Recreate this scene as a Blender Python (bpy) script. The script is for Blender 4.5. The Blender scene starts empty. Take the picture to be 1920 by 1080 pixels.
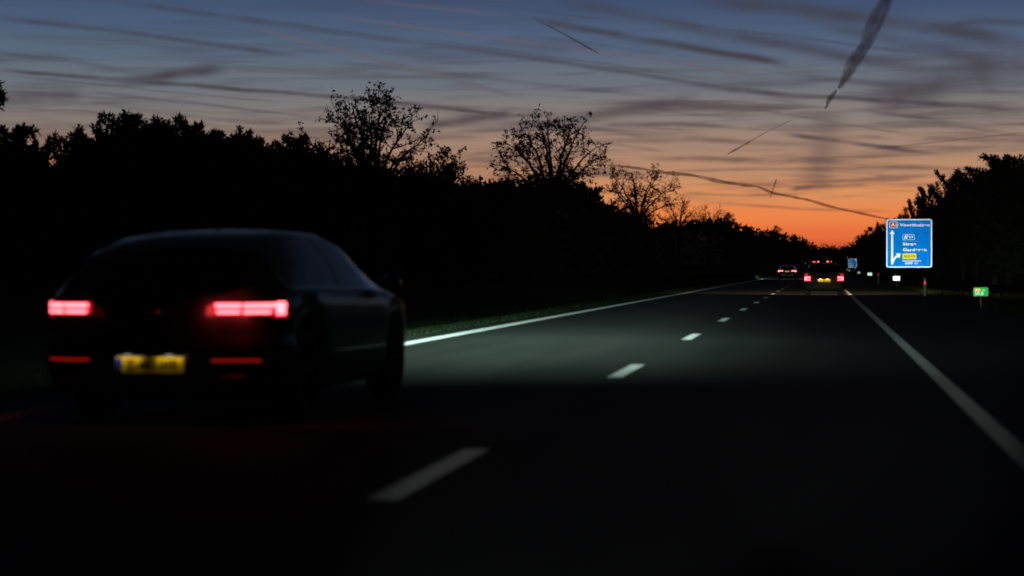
import bpy, math, random
import numpy as np
from mathutils import Vector, Matrix, Euler
R = math.radians
scene = bpy.context.scene
C = scene.collection

# ------------------------------------------------------------------ camera
FPX, CAMH = 4000.0, 1.15                       # focal length in 1920-px units, eye height in the car
VPX, VPY = 1541.0, 503.0
YAW = math.atan((VPX - 960) / FPX); PITCH = math.atan((540 - VPY) / FPX)
cam = bpy.data.cameras.new("camera"); camo = bpy.data.objects.new("camera", cam); C.objects.link(camo)
cam.sensor_width = 36; cam.lens = 36 * FPX / 1920
cam.clip_start = .1; cam.clip_end = 90000
camo.location = (0, 0, CAMH); camo.rotation_euler = (R(90) - PITCH, 0, YAW)
cam.dof.use_dof = True; cam.dof.focus_distance = 170; cam.dof.aperture_fstop = 1.5
scene.camera = camo
MR = Euler((R(90) - PITCH, 0, YAW)).to_matrix()
def ray(px, py):
    return (MR @ Vector(((px - 960) / FPX, -(py - 540) / FPX, -1))).normalized()
def P(px, py, zc):
    return Vector((0, 0, CAMH)) + (MR @ Vector(((px - 960) / FPX, -(py - 540) / FPX, -1))) * zc
def road_z(y):
    return float(np.interp(y, [-100, 320, 400, 525, 1000, 1300, 1700, 3000, 9000], [0, 0, .55, 1.7, 3.3, 4.2, 4.8, 5, 5]))
def zc_at(px, X):
    return X * FPX / (math.cos(YAW) * (px - VPX))

# ------------------------------------------------------------------ materials
def newmat(name):
    m = bpy.data.materials.new(name); m.use_nodes = True
    nt = m.node_tree; nt.nodes.clear()
    return m, nt, nt.nodes.new("ShaderNodeOutputMaterial")
def mat(name, col, rough=.6, metal=0, coat=0, var=.25, scale=6, spec=.5, bump=0):
    m, nt, out = newmat(name); N = nt.nodes; L = nt.links
    b = N.new("ShaderNodeBsdfPrincipled")
    b.inputs["Roughness"].default_value = rough; b.inputs["Metallic"].default_value = metal
    b.inputs["Coat Weight"].default_value = coat; b.inputs["Coat Roughness"].default_value = .04
    b.inputs["Specular IOR Level"].default_value = spec
    tc = N.new("ShaderNodeTexCoord"); nz = N.new("ShaderNodeTexNoise"); nz.inputs["Scale"].default_value = scale
    nz.inputs["Detail"].default_value = 4
    L.new(tc.outputs["Object"], nz.inputs["Vector"])
    mx = N.new("ShaderNodeMix"); mx.data_type = "RGBA"
    mx.inputs[6].default_value = (*[c * (1 - var) for c in col], 1); mx.inputs[7].default_value = (*[min(1, c * (1 + var)) for c in col], 1)
    L.new(nz.outputs["Fac"], mx.inputs[0]); L.new(mx.outputs[2], b.inputs["Base Color"])
    if bump:
        bp = N.new("ShaderNodeBump"); bp.inputs["Strength"].default_value = bump; bp.inputs["Distance"].default_value = .01
        L.new(nz.outputs["Fac"], bp.inputs["Height"]); L.new(bp.outputs["Normal"], b.inputs["Normal"])
    L.new(b.outputs[0], out.inputs[0]); return m
def emit(name, col, s):
    m, nt, out = newmat(name); e = nt.nodes.new("ShaderNodeEmission")
    e.inputs[0].default_value = (*col, 1); e.inputs[1].default_value = s
    nt.links.new(e.outputs[0], out.inputs[0]); m.cycles.emission_sampling = "NONE"; return m
def retro(name, col, gain=.8, rough=.25, streak=0.0):
    """Retroreflective sheeting (glass beads / prisms): sends a headlamp's light back along its own path."""
    m, nt, out = newmat(name); N = nt.nodes; L = nt.links
    g = N.new("ShaderNodeBsdfGlossy"); g.distribution = "GGX"; g.inputs["Roughness"].default_value = rough
    geo = N.new("ShaderNodeNewGeometry"); L.new(geo.outputs["Incoming"], g.inputs["Normal"])
    d = N.new("ShaderNodeBsdfDiffuse"); mix = N.new("ShaderNodeMixShader"); mix.inputs[0].default_value = gain
    rgb = N.new("ShaderNodeMix"); rgb.data_type = "RGBA"
    tc = N.new("ShaderNodeTexCoord"); mp = N.new("ShaderNodeMapping"); mp.inputs["Scale"].default_value = (3.2, 3.2, .35)
    nz = N.new("ShaderNodeTexNoise"); nz.inputs["Scale"].default_value = 1.6; nz.inputs["Detail"].default_value = 3
    L.new(tc.outputs["Object"], mp.inputs[0]); L.new(mp.outputs[0], nz.inputs["Vector"])
    mr = N.new("ShaderNodeMapRange"); mr.inputs[1].default_value = .3; mr.inputs[2].default_value = .7
    L.new(nz.outputs["Fac"], mr.inputs[0]); L.new(mr.outputs[0], rgb.inputs[0])
    rgb.inputs[6].default_value = (*[c * (1 - streak) for c in col], 1); rgb.inputs[7].default_value = (*[min(1, c * (1 + streak)) for c in col], 1)
    L.new(rgb.outputs[2], g.inputs["Color"]); L.new(rgb.outputs[2], d.inputs["Color"])
    L.new(d.outputs[0], mix.inputs[1]); L.new(g.outputs[0], mix.inputs[2]); L.new(mix.outputs[0], out.inputs[0])
    return m
def glass_mat(name, tint):
    m, nt, out = newmat(name); N = nt.nodes; L = nt.links
    t = N.new("ShaderNodeBsdfTransparent"); t.inputs[0].default_value = (*tint, 1)
    g = N.new("ShaderNodeBsdfGlossy"); g.inputs["Roughness"].default_value = .02
    f = N.new("ShaderNodeFresnel"); f.inputs[0].default_value = 1.5
    mix = N.new("ShaderNodeMixShader"); L.new(f.outputs[0], mix.inputs[0]); L.new(t.outputs[0], mix.inputs[1]); L.new(g.outputs[0], mix.inputs[2])
    L.new(mix.outputs[0], out.inputs[0]); return m
def asphalt():
    m, nt, out = newmat("asphalt"); N = nt.nodes; L = nt.links
    b = N.new("ShaderNodeBsdfPrincipled"); b.inputs["Roughness"].default_value = .8; b.inputs["Specular IOR Level"].default_value = .07
    tc = N.new("ShaderNodeTexCoord")
    n1 = N.new("ShaderNodeTexNoise"); n1.inputs["Scale"].default_value = 140; n1.inputs["Detail"].default_value = 3
    mp = N.new("ShaderNodeMapping"); mp.inputs["Scale"].default_value = (1.1, .06, 1)
    n2 = N.new("ShaderNodeTexNoise"); n2.inputs["Scale"].default_value = 1.2; n2.inputs["Detail"].default_value = 5
    L.new(tc.outputs["Object"], n1.inputs["Vector"]); L.new(tc.outputs["Object"], mp.inputs[0]); L.new(mp.outputs[0], n2.inputs["Vector"])
    a = N.new("ShaderNodeMath"); a.operation = "MULTIPLY_ADD"; a.inputs[1].default_value = .55
    L.new(n1.outputs["Fac"], a.inputs[0]); L.new(n2.outputs["Fac"], a.inputs[2])
    cr = N.new("ShaderNodeValToRGB"); cr.color_ramp.elements[0].position = .4; cr.color_ramp.elements[1].position = 1.1
    cr.color_ramp.elements[0].color = (.014, .015, .014, 1); cr.color_ramp.elements[1].color = (.038, .038, .035, 1)
    L.new(a.outputs[0], cr.inputs[0]); L.new(cr.outputs[0], b.inputs["Base Color"])
    bp = N.new("ShaderNodeBump"); bp.inputs["Strength"].default_value = .06; bp.inputs["Distance"].default_value = .003
    L.new(n1.outputs["Fac"], bp.inputs["Height"]); L.new(bp.outputs["Normal"], b.inputs["Normal"])
    L.new(b.outputs[0], out.inputs[0]); return m
M = dict(
    asphalt=asphalt(),
    paint=retro("road_marking_paint", (.70, .71, .69), .006, .42, streak=.18),
    soil=mat("verge_soil", (.03, .036, .018), .95, var=.4, scale=3, spec=.03),
    grassm=mat("grass_blades", (.006, .010, .004), .9, var=.35, scale=2, spec=.04),
    bark=mat("bark", (.035, .028, .02), .9, scale=4),
    leaf=mat("leaves", (.035, .042, .018), .75, var=.4, scale=.8, spec=.1),
    needle=mat("needles", (.022, .03, .016), .8, var=.4, scale=.8, spec=.1),
    black=mat("black_car_paint", (.005, .005, .006), .4, coat=.24, var=.1, spec=.12),
    gold=mat("olive_car_paint", (.012, .010, .003), .6, coat=.1, var=.1, spec=.12),
    grey=mat("dark_grey_car_paint", (.012, .012, .014), .4, coat=.2, var=.1, spec=.2),
    truck=mat("truck_body_paint", (.05, .05, .055), .5),
    plastic=mat("black_plastic", (.012, .012, .012), .55, var=.2),
    rubber=mat("tyre_rubber", (.015, .015, .015), .85),
    alloy=mat("alloy", (.07, .07, .075), .5, metal=.9),
    chrome=mat("chrome_trim", (.55, .55, .57), .18, metal=1, var=.05),
    seat=mat("seat_fabric", (.03, .028, .027), .9),
    glass=glass_mat("tinted_glass", (.22, .23, .25)), privacy=glass_mat("privacy_glass", (.03, .03, .035)),
    clear=glass_mat("clear_glass", (.75, .78, .76)),
    lens=emit("tail_lamp_lens", (1, .012, .035), .75), core=emit("tail_lamp_bars", (1, .11, .13), 6.5),
    lensdim=emit("tail_lamp_lens_dim", (1, .02, .05), .18),
    corefar=emit("far_tail_lamp", (1, .1, .08), 6), refl=mat("red_reflector_strip", (.6, .02, .01), .35, var=.05),
    plamp=emit("plate_lamp", (1, .9, .75), .5), plampw=emit("plate_lamp_warm", (1, .62, .2), 12),
    head=emit("headlamp_lens", (.9, .95, 1), 3), headw=emit("headlamp_lens_warm", (1, .8, .55), 3),
    steel=mat("galvanised_steel", (.06, .06, .062), .5, metal=.6),
    plate=retro("yellow_number_plate_sheet", (.62, .42, .01), .05, .36), plateblue=retro("blue_plate_band", (.02, .06, .4), .35, .3),
    ink=mat("black_lettering", (.01, .01, .01), .6),
    sblue=retro("blue_sign_sheet", (.001, .15, .52), .85, .33, streak=.2), swhite=retro("white_sign_sheet", (.68, .72, .74), .85, .33), sbluefar=retro("far_blue_sign_sheet", (.001, .15, .52), .85, .22), swhitefar=retro("far_white_sign_sheet", (.6, .64, .66), .85, .22), syelfar=retro("far_yellow_sign_sheet", (.7, .6, .03), .85, .22),
    sred=retro("red_sign_sheet", (.5, .035, .025), .85, .33), syel=retro("yellow_sign_sheet", (.66, .54, .03), .85, .33),
    sgreen=retro("green_sign_sheet", (.003, .13, .022), .6, .4), soverlit=retro("overlit_sign_sheet", (.62, .85, .68), .85, .33),  # pale markers: headlamp glare on green sheeting put into the base colour
    sorange=retro("orange_sign_sheet", (.34, .11, .03), .6, .4), sdigit=retro("green_sign_digits", (.22, .36, .22), .6, .4),
    rred=retro("red_reflector", (.45, .01, .008), .9, .36),
)

# ------------------------------------------------------------------ mesh helpers
class MB:
    def __init__(s): s.v = []; s.f = []
    def add(s, vs, fs):
        o = len(s.v); s.v += [tuple(v) for v in vs]; s.f += [tuple(i + o for i in f) for f in fs]
    def box(s, lo, hi, bev=0.0):
        (x0, y0, z0), (x1, y1, z1) = lo, hi
        if bev <= 0:
            s.add([(x0, y0, z0), (x1, y0, z0), (x1, y1, z0), (x0, y1, z0), (x0, y0, z1), (x1, y0, z1), (x1, y1, z1), (x0, y1, z1)],
                  [(0, 3, 2, 1), (4, 5, 6, 7), (0, 1, 5, 4), (1, 2, 6, 5), (2, 3, 7, 6), (3, 0, 4, 7)])
        else:
            b = bev
            ring = [(x0 + b, y0), (x1 - b, y0), (x1, y0 + b), (x1, y1 - b), (x1 - b, y1), (x0 + b, y1), (x0, y1 - b), (x0, y0 + b)]
            inn = [(x0 + b, y0 + b), (x1 - b, y0 + b), (x1 - b, y0 + b), (x1 - b, y1 - b), (x1 - b, y1 - b), (x0 + b, y1 - b), (x0 + b, y1 - b), (x0 + b, y0 + b)]
            vs = [(x, y, z0) for x, y in inn] + [(x, y, z0 + b) for x, y in ring] + [(x, y, z1 - b) for x, y in ring] + [(x, y, z1) for x, y in inn]
            fs = [tuple(reversed(range(8))), tuple(range(24, 32))]
            for l in range(3):
                for i in range(8):
                    j = (i + 1) % 8; fs.append((l * 8 + i, l * 8 + j, l * 8 + 8 + j, l * 8 + 8 + i))
            s.add(vs, fs)
    def tube(s, pts, rad, n=6, cap=True):
        pts = [Vector(p) for p in pts]; k = len(pts); t0 = (pts[-1] - pts[0]).normalized(); ref = Vector((0, 0, 1)) if abs(t0.z) < .8 else Vector((1, .3, 0))
        if not hasattr(rad, "__len__"): rad = [rad] * k
        vs = []; fs = []
        for i, p in enumerate(pts):
            t = (pts[min(i + 1, k - 1)] - pts[max(i - 1, 0)]).normalized()
            a = t.cross(ref if abs(t.dot(ref.normalized())) < .985 else Vector((.2, 1, .1))).normalized(); b = t.cross(a)
            for q in range(n):
                th = 2 * math.pi * q / n; vs.append(p + (a * math.cos(th) + b * math.sin(th)) * rad[i])
        for i in range(k - 1):
            for q in range(n):
                r = (q + 1) % n; fs.append((i * n + q, i * n + r, i * n + n + r, i * n + n + q))
        if cap: fs += [tuple(reversed(range(n))), tuple(range((k - 1) * n, k * n))]
        s.add(vs, fs)
    def lathe(s, prof, n=28, axis="x", off=(0, 0, 0)):
        vs = []; fs = []; k = len(prof)
        for r, a in prof:
            for q in range(n):
                th = 2 * math.pi * q / n; vs.append((off[0] + a, off[1] + r * math.cos(th), off[2] + r * math.sin(th)))
        for i in range(k - 1):
            for q in range(n):
                r = (q + 1) % n; fs.append((i * n + q, i * n + r, i * n + n + r, i * n + n + q))
        s.add(vs, fs)
    def prism(s, poly, y0, y1):
        """closed outline in x,z extruded along y"""
        n = len(poly); vs = [(x, y0, z) for x, z in poly] + [(x, y1, z) for x, z in poly]
        fs = [tuple(range(n)), tuple(reversed(range(n, 2 * n)))] + [(i, i + n, (i + 1) % n + n, (i + 1) % n) for i in range(n)]
        s.add(vs, fs)
    def build(s, name, m, parent=None, smooth=False, loc=None):
        me = bpy.data.meshes.new(name); me.from_pydata(s.v, [], s.f); me.validate(); me.update()
        me.materials.append(m)
        if smooth: me.polygons.foreach_set("use_smooth", [True] * len(me.polygons))
        o = bpy.data.objects.new(name, me); C.objects.link(o)
        if parent is not None: o.parent = parent
        if loc is not None: o.location = loc
        return o
def tag(o, label, cat, group=None, kind=None):
    o["label"] = label; o["category"] = cat
    if group: o["group"] = group
    if kind: o["kind"] = kind
    return o
def empty(name, loc, label, cat, group=None, rz=0):
    o = bpy.data.objects.new(name, None); C.objects.link(o); o.location = loc; o.rotation_euler = (0, 0, rz)
    o.empty_display_size = .2
    return tag(o, label, cat, group)
def text_mesh(name, body, size, m, parent, loc, align="LEFT", bold=.0, depth=.003, sx=1.0, rot=(R(90), 0, 0)):
    cu = bpy.data.curves.new(name, "FONT"); cu.body = body; cu.size = size; cu.align_x = align; cu.align_y = "CENTER"
    cu.extrude = depth; cu.offset = bold; cu.space_character = 1.14
    t = bpy.data.objects.new(name + "_curve", cu); C.objects.link(t)
    dg = bpy.context.evaluated_depsgraph_get(); dg.update()
    me = bpy.data.meshes.new_from_object(t.evaluated_get(dg)); bpy.data.objects.remove(t); bpy.data.curves.remove(cu)
    me.name = name; me.materials.clear(); me.materials.append(m)
    o = bpy.data.objects.new(name, me); C.objects.link(o); o.parent = parent; o.location = loc; o.rotation_euler = rot; o.scale = (sx, 1, 1)
    return o
def rrect(w, h, r, n=5, cx=0, cz=0):
    pts = []
    for qx, qz, a0 in ((1, 1, 0), (-1, 1, 90), (-1, -1, 180), (1, -1, 270)):
        for i in range(n + 1):
            a = R(a0 + 90 * i / n); pts.append((cx + qx * (w / 2 - r) + r * math.cos(a), cz + qz * (h / 2 - r) + r * math.sin(a)))
    return pts
def frame_mb(mb, w, h, r, t, y0, y1, cx=0, cz=0):
    o = rrect(w, h, r, 5, cx, cz); i = rrect(w - 2 * t, h - 2 * t, max(r - t, .002), 5, cx, cz); n = len(o)
    vs = [(x, y0, z) for x, z in o] + [(x, y0, z) for x, z in i] + [(x, y1, z) for x, z in o] + [(x, y1, z) for x, z in i]
    fs = []
    for k in range(n):
        j = (k + 1) % n
        fs += [(k, j, n + j, n + k), (2 * n + k, 3 * n + k, 3 * n + j, 2 * n + j), (k, 2 * n + k, 2 * n + j, j), (n + k, n + j, 3 * n + j, 3 * n + k)]
    mb.add(vs, fs)

# ------------------------------------------------------------------ world: dusk sky
W = bpy.data.worlds.new("World"); scene.world = W; W.use_nodes = True
nt = W.node_tree; nt.nodes.clear(); N = nt.nodes; L = nt.links
SUN_AZ = YAW - math.atan((1450 - 960) / FPX)     # sunset glow sits a little left of the road's end
out = N.new("ShaderNodeOutputWorld"); bg = N.new("ShaderNodeBackground"); L.new(bg.outputs[0], out.inputs[0])
tc = N.new("ShaderNodeTexCoord"); DIR = tc.outputs["Generated"]
def nmath(op, a, b=None, c=None, clamp=False):
    n = N.new("ShaderNodeMath"); n.operation = op; n.use_clamp = clamp
    for i, x in enumerate((a, b, c)):
        if x is None: continue
        if isinstance(x, (int, float)): n.inputs[i].default_value = x
        else: L.new(x, n.inputs[i])
    return n.outputs[0]
def ndot(vec, v=None):
    n = N.new("ShaderNodeVectorMath"); n.operation = "DOT_PRODUCT"; L.new(vec, n.inputs[0]); n.inputs[1].default_value = v; return n.outputs["Value"]
def nmap(x, a, b, c, d, smooth=True):
    n = N.new("ShaderNodeMapRange"); n.interpolation_type = "SMOOTHSTEP" if smooth else "LINEAR"
    L.new(x, n.inputs[0])
    for i, v in enumerate((a, b, c, d)): n.inputs[i + 1].default_value = v
    return n.outputs[0]
def s2l(c): return tuple(((x / 255) / 12.92 if x / 255 <= .04045 else ((x / 255 + .055) / 1.055) ** 2.4) for x in c)
sep = N.new("ShaderNodeSeparateXYZ"); L.new(DIR, sep.inputs[0])
el = nmath("MAXIMUM", sep.outputs[2], 0.0)
pos = nmath("SQRT", el)
def ramp(stops):
    cr = N.new("ShaderNodeValToRGB"); r = cr.color_ramp; r.interpolation = "EASE"
    while len(r.elements) < len(stops): r.elements.new(.5)
    for e, (yy, c) in zip(r.elements, stops):
        e.position = math.sqrt(yy); e.color = (*s2l(c), 1)
    L.new(pos, cr.inputs[0]); return cr.outputs[0]
def elv(y): return (VPY - y) / FPX
warm = ramp([(0, (150, 58, 42)), (elv(466), (198, 82, 50)), (elv(440), (222, 107, 59)), (elv(405), (228, 127, 69)), (elv(365), (213, 140, 90)), (elv(320), (180, 134, 103)),
             (elv(270), (156, 127, 110)), (elv(220), (130, 120, 116)), (elv(150), (100, 107, 118)), (elv(80), (76, 92, 118)), (elv(0), (58, 75, 107)), (.22, (32, 42, 64)), (.34, (6, 8, 14)), (1, (3, 4, 8))])
cool = ramp([(0, (110, 60, 45)), (elv(300), (152, 103, 80)), (elv(270), (134, 107, 95)), (elv(235), (126, 115, 108)), (elv(200), (112, 111, 113)), (elv(150), (97, 106, 116)),
             (elv(100), (83, 99, 117)), (elv(50), (69, 88, 116)), (elv(0), (60, 79, 109)), (.22, (32, 42, 64)), (.34, (6, 8, 14)), (1, (3, 4, 8))])
sundir = ray(1500, 503)
cosaz = ndot(DIR, tuple(sundir))
glow = nmap(cosaz, math.cos(.36), math.cos(.03), 0, 1)
mx = N.new("ShaderNodeMix"); mx.data_type = "RGBA"; L.new(glow, mx.inputs[0]); L.new(cool, mx.inputs[6]); L.new(warm, mx.inputs[7])
base = mx.outputs[2]
# streaks of cirrus and old contrails: great-circle arcs in the sky, each (points in photo pixels, width, strength)
DARK = [
    ([(150, -5), (560, 48), (960, 103), (1385, 168), (1480, 182)], 9, .30), ([(-40, 28), (300, 70), (590, 110)], 9, .36), ([(560, 108), (950, 150), (1260, 186)], 8, .16),
    ([(-40, 97), (120, 113), (260, 138)], 8, .22), ([(-60, 128), (300, 156), (650, 184), (960, 216), (1060, 214)], 8, .52), ([(205, 158), (320, 141), (435, 127)], 19, .7),
    ([(150, 170), (380, 196), (620, 226)], 6, .30), ([(-80, 192), (60, 186), (170, 176)], 24, .32), ([(150, 190), (400, 224), (560, 240)], 7, .18), ([(-40, 62), (200, 78), (460, 100)], 12, .10),
    ([(985, 34), (1140, 62), (1340, 96), (1490, 124)], 13, .5), ([(1010, -8), (1340, 58), (1590, 108), (1760, 130)], 20, .34), ([(1250, -10), (1620, 34), (1960, 84)], 26, .42),
    ([(1330, 168), (1500, 179), (1680, 188), (1960, 208)], 9, .46), ([(960, 236), (1140, 214), (1330, 180)], 22, .34), ([(1100, 238), (1260, 232), (1400, 240)], 8, .3), ([(1620, 207), (1700, 216), (1800, 230)], 7, .3),
    ([(1450, 250), (1600, 268), (1780, 292)], 8, .45), ([(1600, 283), (1760, 266), (1960, 244)], 3, .3), ([(1562, 200), (1545, 280), (1528, 375)], 62, .24), ([(1470, 354), (1540, 348), (1640, 346)], 9, .4),
    ([(1610, 200), (1780, 150), (1980, 110)], 55, .45), ([(780, 238), (880, 224), (980, 206)], 17, .42), ([(1180, 296), (1400, 300), (1660, 306)], 10, .3), ([(1260, 362), (1400, 366), (1520, 362)], 6, .26),
    ([(1300, 378), (1500, 390), (1690, 396)], 6, .22), ([(1500, 40), (1750, 90), (1960, 150)], 20, .25),
    ([(-20, 138), (300, 171), (580, 198)], 4, .2), ([(280, 18), (700, 72), (860, 96)], 5, .14), ([(690, 58), (1100, 116), (1370, 154)], 5, .16), ([(1090, 18), (1500, 72), (1820, 112)], 6, .2), ([(850, 4), (1220, 46)], 5, .18),
    ([(950, 60), (1270, 104)], 4, .16), ([(1490, 214), (1700, 200), (1940, 192)], 8, .22), ([(1400, 203), (1560, 228), (1720, 254)], 5, .2), ([(1000, 250), (1120, 268), (1270, 286)], 6, .2), ([(1190, 208), (1360, 202), (1520, 201)], 9, .26),
    ([(1240, 322), (1430, 316), (1620, 320)], 7, .2), ([(1490, 318), (1700, 312), (1930, 322)], 8, .24), ([(90, 204), (260, 220), (440, 240)], 4, .16), ([(1690, 222), (1940, 256)], 6, .22), ([(1440, 138), (1700, 160), (1950, 176)], 12, .26),
    ([(1580, 268), (1690, 276), (1800, 274)], 5, .3), ([(1120, 208), (1250, 196), (1400, 196)], 10, .2), ([(1700, 60), (1840, 40), (1960, 44)], 14, .28), ([(860, 290), (960, 282), (1120, 292)], 7, .2), ([(1060, 268), (1300, 262), (1560, 274)], 10, .28), ([(780, 205), (1100, 240), (1240, 262)], 9, .22),
]
PINK = [([(430, 40), (760, 126), (1015, 192)], 8, .3), ([(580, 22), (960, 76), (1250, 113), (1500, 160)], 6, .28), ([(640, -5), (1000, 34)], 8, .2)]
wob = N.new("ShaderNodeTexNoise"); wob.inputs["Scale"].default_value = 22; wob.inputs["Detail"].default_value = 4; L.new(DIR, wob.inputs["Vector"])
wobv = nmath("MULTIPLY_ADD", wob.outputs["Fac"], .0026, -.0013)
den = N.new("ShaderNodeTexNoise"); den.inputs["Scale"].default_value = 45; den.inputs["Detail"].default_value = 5; L.new(DIR, den.inputs["Vector"])
denv = nmap(den.outputs["Fac"], .25, .7, .55, 1.2)
LAST = [None]
def chained():
    """the view direction, made to wait for the previous streak so that the shader evaluates them one after another"""
    if LAST[0] is None: return DIR
    q = N.new("ShaderNodeVectorMath"); q.operation = "MULTIPLY_ADD"; L.new(LAST[0], q.inputs[0]); q.inputs[1].default_value = (1e-9,) * 3; L.new(DIR, q.inputs[2]); return q.outputs[0]
def stroke(pts, w, st):
    acc = None
    for k in range(len(pts) - 1):
        a, b = ray(*pts[k]), ray(*pts[k + 1]); n = a.cross(b).normalized(); m = ((a + b) / 2).normalized(); t = n.cross(m).normalized()
        half = a.angle(b) / 2
        D = chained()
        s = nmath("ABSOLUTE", nmath("ADD", ndot(D, tuple(n)), wobv)); u = ndot(D, tuple(t)); hs = math.sin(half)
        first, last = k == 0, k == len(pts) - 2
        ua = nmap(u, -hs * 1.02, -hs * (.2 if first else .99), 0 if first else .6, 1); ub = nmap(u, hs * (.2 if last else .99), hs * 1.02, 1, 0 if last else .6)
        if not first: ua = nmath("MULTIPLY", ua, nmath("GREATER_THAN", u, -hs * 1.03))
        if not last: ub = nmath("MULTIPLY", ub, nmath("LESS_THAN", u, hs * 1.03))
        v = nmath("MULTIPLY", nmap(s, 0, w * .92 / FPX, min(.88, st * 1.85), 0), nmath("MULTIPLY", ua, ub))
        acc = v if acc is None else nmath("MAXIMUM", acc, v)
        LAST[0] = acc
    return acc
tot = None
for s in DARK:
    v = stroke(*s); tot = v if tot is None else nmath("SUBTRACT", nmath("ADD", tot, v), nmath("MULTIPLY", tot, v))
# thin flat stratus low in the glow
cmb = N.new("ShaderNodeCombineXYZ"); L.new(nmath("MULTIPLY", sep.outputs[0], 9.0), cmb.inputs[0]); L.new(nmath("MULTIPLY", sep.outputs[2], 210.0), cmb.inputs[2]); L.new(nmath("MULTIPLY", sep.outputs[0], 12.0), cmb.inputs[1])
st = N.new("ShaderNodeTexNoise"); st.inputs["Scale"].default_value = 1.0; st.inputs["Detail"].default_value = 6; st.inputs["Roughness"].default_value = .55; st.inputs["Distortion"].default_value = .4; L.new(cmb.outputs[0], st.inputs["Vector"])
band = nmath("MULTIPLY", nmap(el, elv(398), elv(345), 0, 1), nmap(el, elv(200), elv(40), 1, .4))
strat = nmath("MULTIPLY", nmap(st.outputs["Fac"], .43, .70, 0, .62), band)
tot = nmath("MULTIPLY", tot, denv)
tot = nmath("SUBTRACT", nmath("ADD", tot, strat), nmath("MULTIPLY", tot, strat), clamp=True)
mc = N.new("ShaderNodeMix"); mc.data_type = "RGBA"; L.new(tot, mc.inputs[0]); L.new(base, mc.inputs[6]); ccol = N.new("ShaderNodeMix"); ccol.data_type = "RGBA"; L.new(nmap(el, elv(330), elv(60), 0, 1), ccol.inputs[0]); ccol.inputs[6].default_value = (.085, .058, .062, 1); ccol.inputs[7].default_value = (.046, .047, .066, 1)
L.new(ccol.outputs[2], mc.inputs[7])
pk = None
for s in PINK:
    v = stroke(*s); pk = v if pk is None else nmath("MAXIMUM", pk, v)
mp_ = N.new("ShaderNodeMix"); mp_.data_type = "RGBA"; L.new(pk, mp_.inputs[0]); L.new(mc.outputs[2], mp_.inputs[6]); mp_.inputs[7].default_value = (.12, .10, .122, 1)
# faint physical twilight under it
sky = N.new("ShaderNodeTexSky"); sky.sky_type = "NISHITA"; sky.sun_disc = False; sky.sun_elevation = R(-3); sky.sun_rotation = -SUN_AZ
sc = N.new("ShaderNodeVectorMath"); sc.operation = "SCALE"; L.new(sky.outputs[0], sc.inputs[0]); sc.inputs[3].default_value = .012
ad = N.new("ShaderNodeVectorMath"); ad.operation = "ADD"; L.new(mp_.outputs[2], ad.inputs[0]); L.new(sc.outputs[0], ad.inputs[1])
# the eastern half of the sky, away from the afterglow, is almost night
east = nmap(cosaz, .3, .92, .01, 1)
fin = N.new("ShaderNodeVectorMath"); fin.operation = "SCALE"; L.new(ad.outputs[0], fin.inputs[0]); L.new(east, fin.inputs[3])
L.new(fin.outputs[0], bg.inputs[0]); bg.inputs[1].default_value = 1.08

# fresh contrails: tubes of ice cloud at one altitude
cm, cnt, cout = newmat("contrail_ice")
lw = cnt.nodes.new("ShaderNodeLayerWeight"); lw.inputs[0].default_value = .5
tr = cnt.nodes.new("ShaderNodeBsdfTransparent"); df = cnt.nodes.new("ShaderNodeBsdfTranslucent"); df.inputs[0].default_value = (.26, .30, .40, 1)
inv = cnt.nodes.new("ShaderNodeMapRange"); inv.inputs[1].default_value = 0; inv.inputs[2].default_value = .9; inv.inputs[3].default_value = .2; inv.interpolation_type = "SMOOTHSTEP"; inv.inputs[4].default_value = 0
cnt.links.new(lw.outputs["Facing"], inv.inputs[0])
ctc = cnt.nodes.new("ShaderNodeTexCoord"); cnz = cnt.nodes.new("ShaderNodeTexNoise"); cnz.inputs["Scale"].default_value = .02; cnz.inputs["Detail"].default_value = 4
cnt.links.new(ctc.outputs["Object"], cnz.inputs["Vector"])
cmr = cnt.nodes.new("ShaderNodeMapRange"); cmr.inputs[1].default_value = .3; cmr.inputs[2].default_value = .6; cmr.inputs[3].default_value = .5; cmr.inputs[4].default_value = 1
cnt.links.new(cnz.outputs["Fac"], cmr.inputs[0])
cmu = cnt.nodes.new("ShaderNodeMath"); cmu.operation = "MULTIPLY"; cnt.links.new(inv.outputs[0], cmu.inputs[0]); cnt.links.new(cmr.outputs[0], cmu.inputs[1])
cmx = cnt.nodes.new("ShaderNodeMixShader"); cnt.links.new(cmu.outputs[0], cmx.inputs[0]); cnt.links.new(tr.outputs[0], cmx.inputs[1]); cnt.links.new(df.outputs[0], cmx.inputs[2])
cnt.links.new(cmx.outputs[0], cout.inputs[0])
cmthin = cm.copy(); cmthin.name = "fresh_contrail_ice"                       # narrow young trails are denser
for nd in cmthin.node_tree.nodes:
    if nd.type == "MAP_RANGE" and abs(nd.inputs[3].default_value - .2) < 1e-4: nd.inputs[3].default_value = .5
def catmull(pts, n):
    pts = [Vector(p) for p in pts]; q = [pts[0] * 2 - pts[1]] + pts + [pts[-1] * 2 - pts[-2]]; res = []
    for i in range(1, len(q) - 2):
        for k in range(n):
            t = k / n; a, b, c, d = q[i - 1:i + 3]
            res.append(.5 * ((2 * b) + (c - a) * t + (2 * a - 5 * b + 4 * c - d) * t * t + (3 * b - a - 3 * c + d) * t ** 3))
    return res + [pts[-1]]
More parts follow.
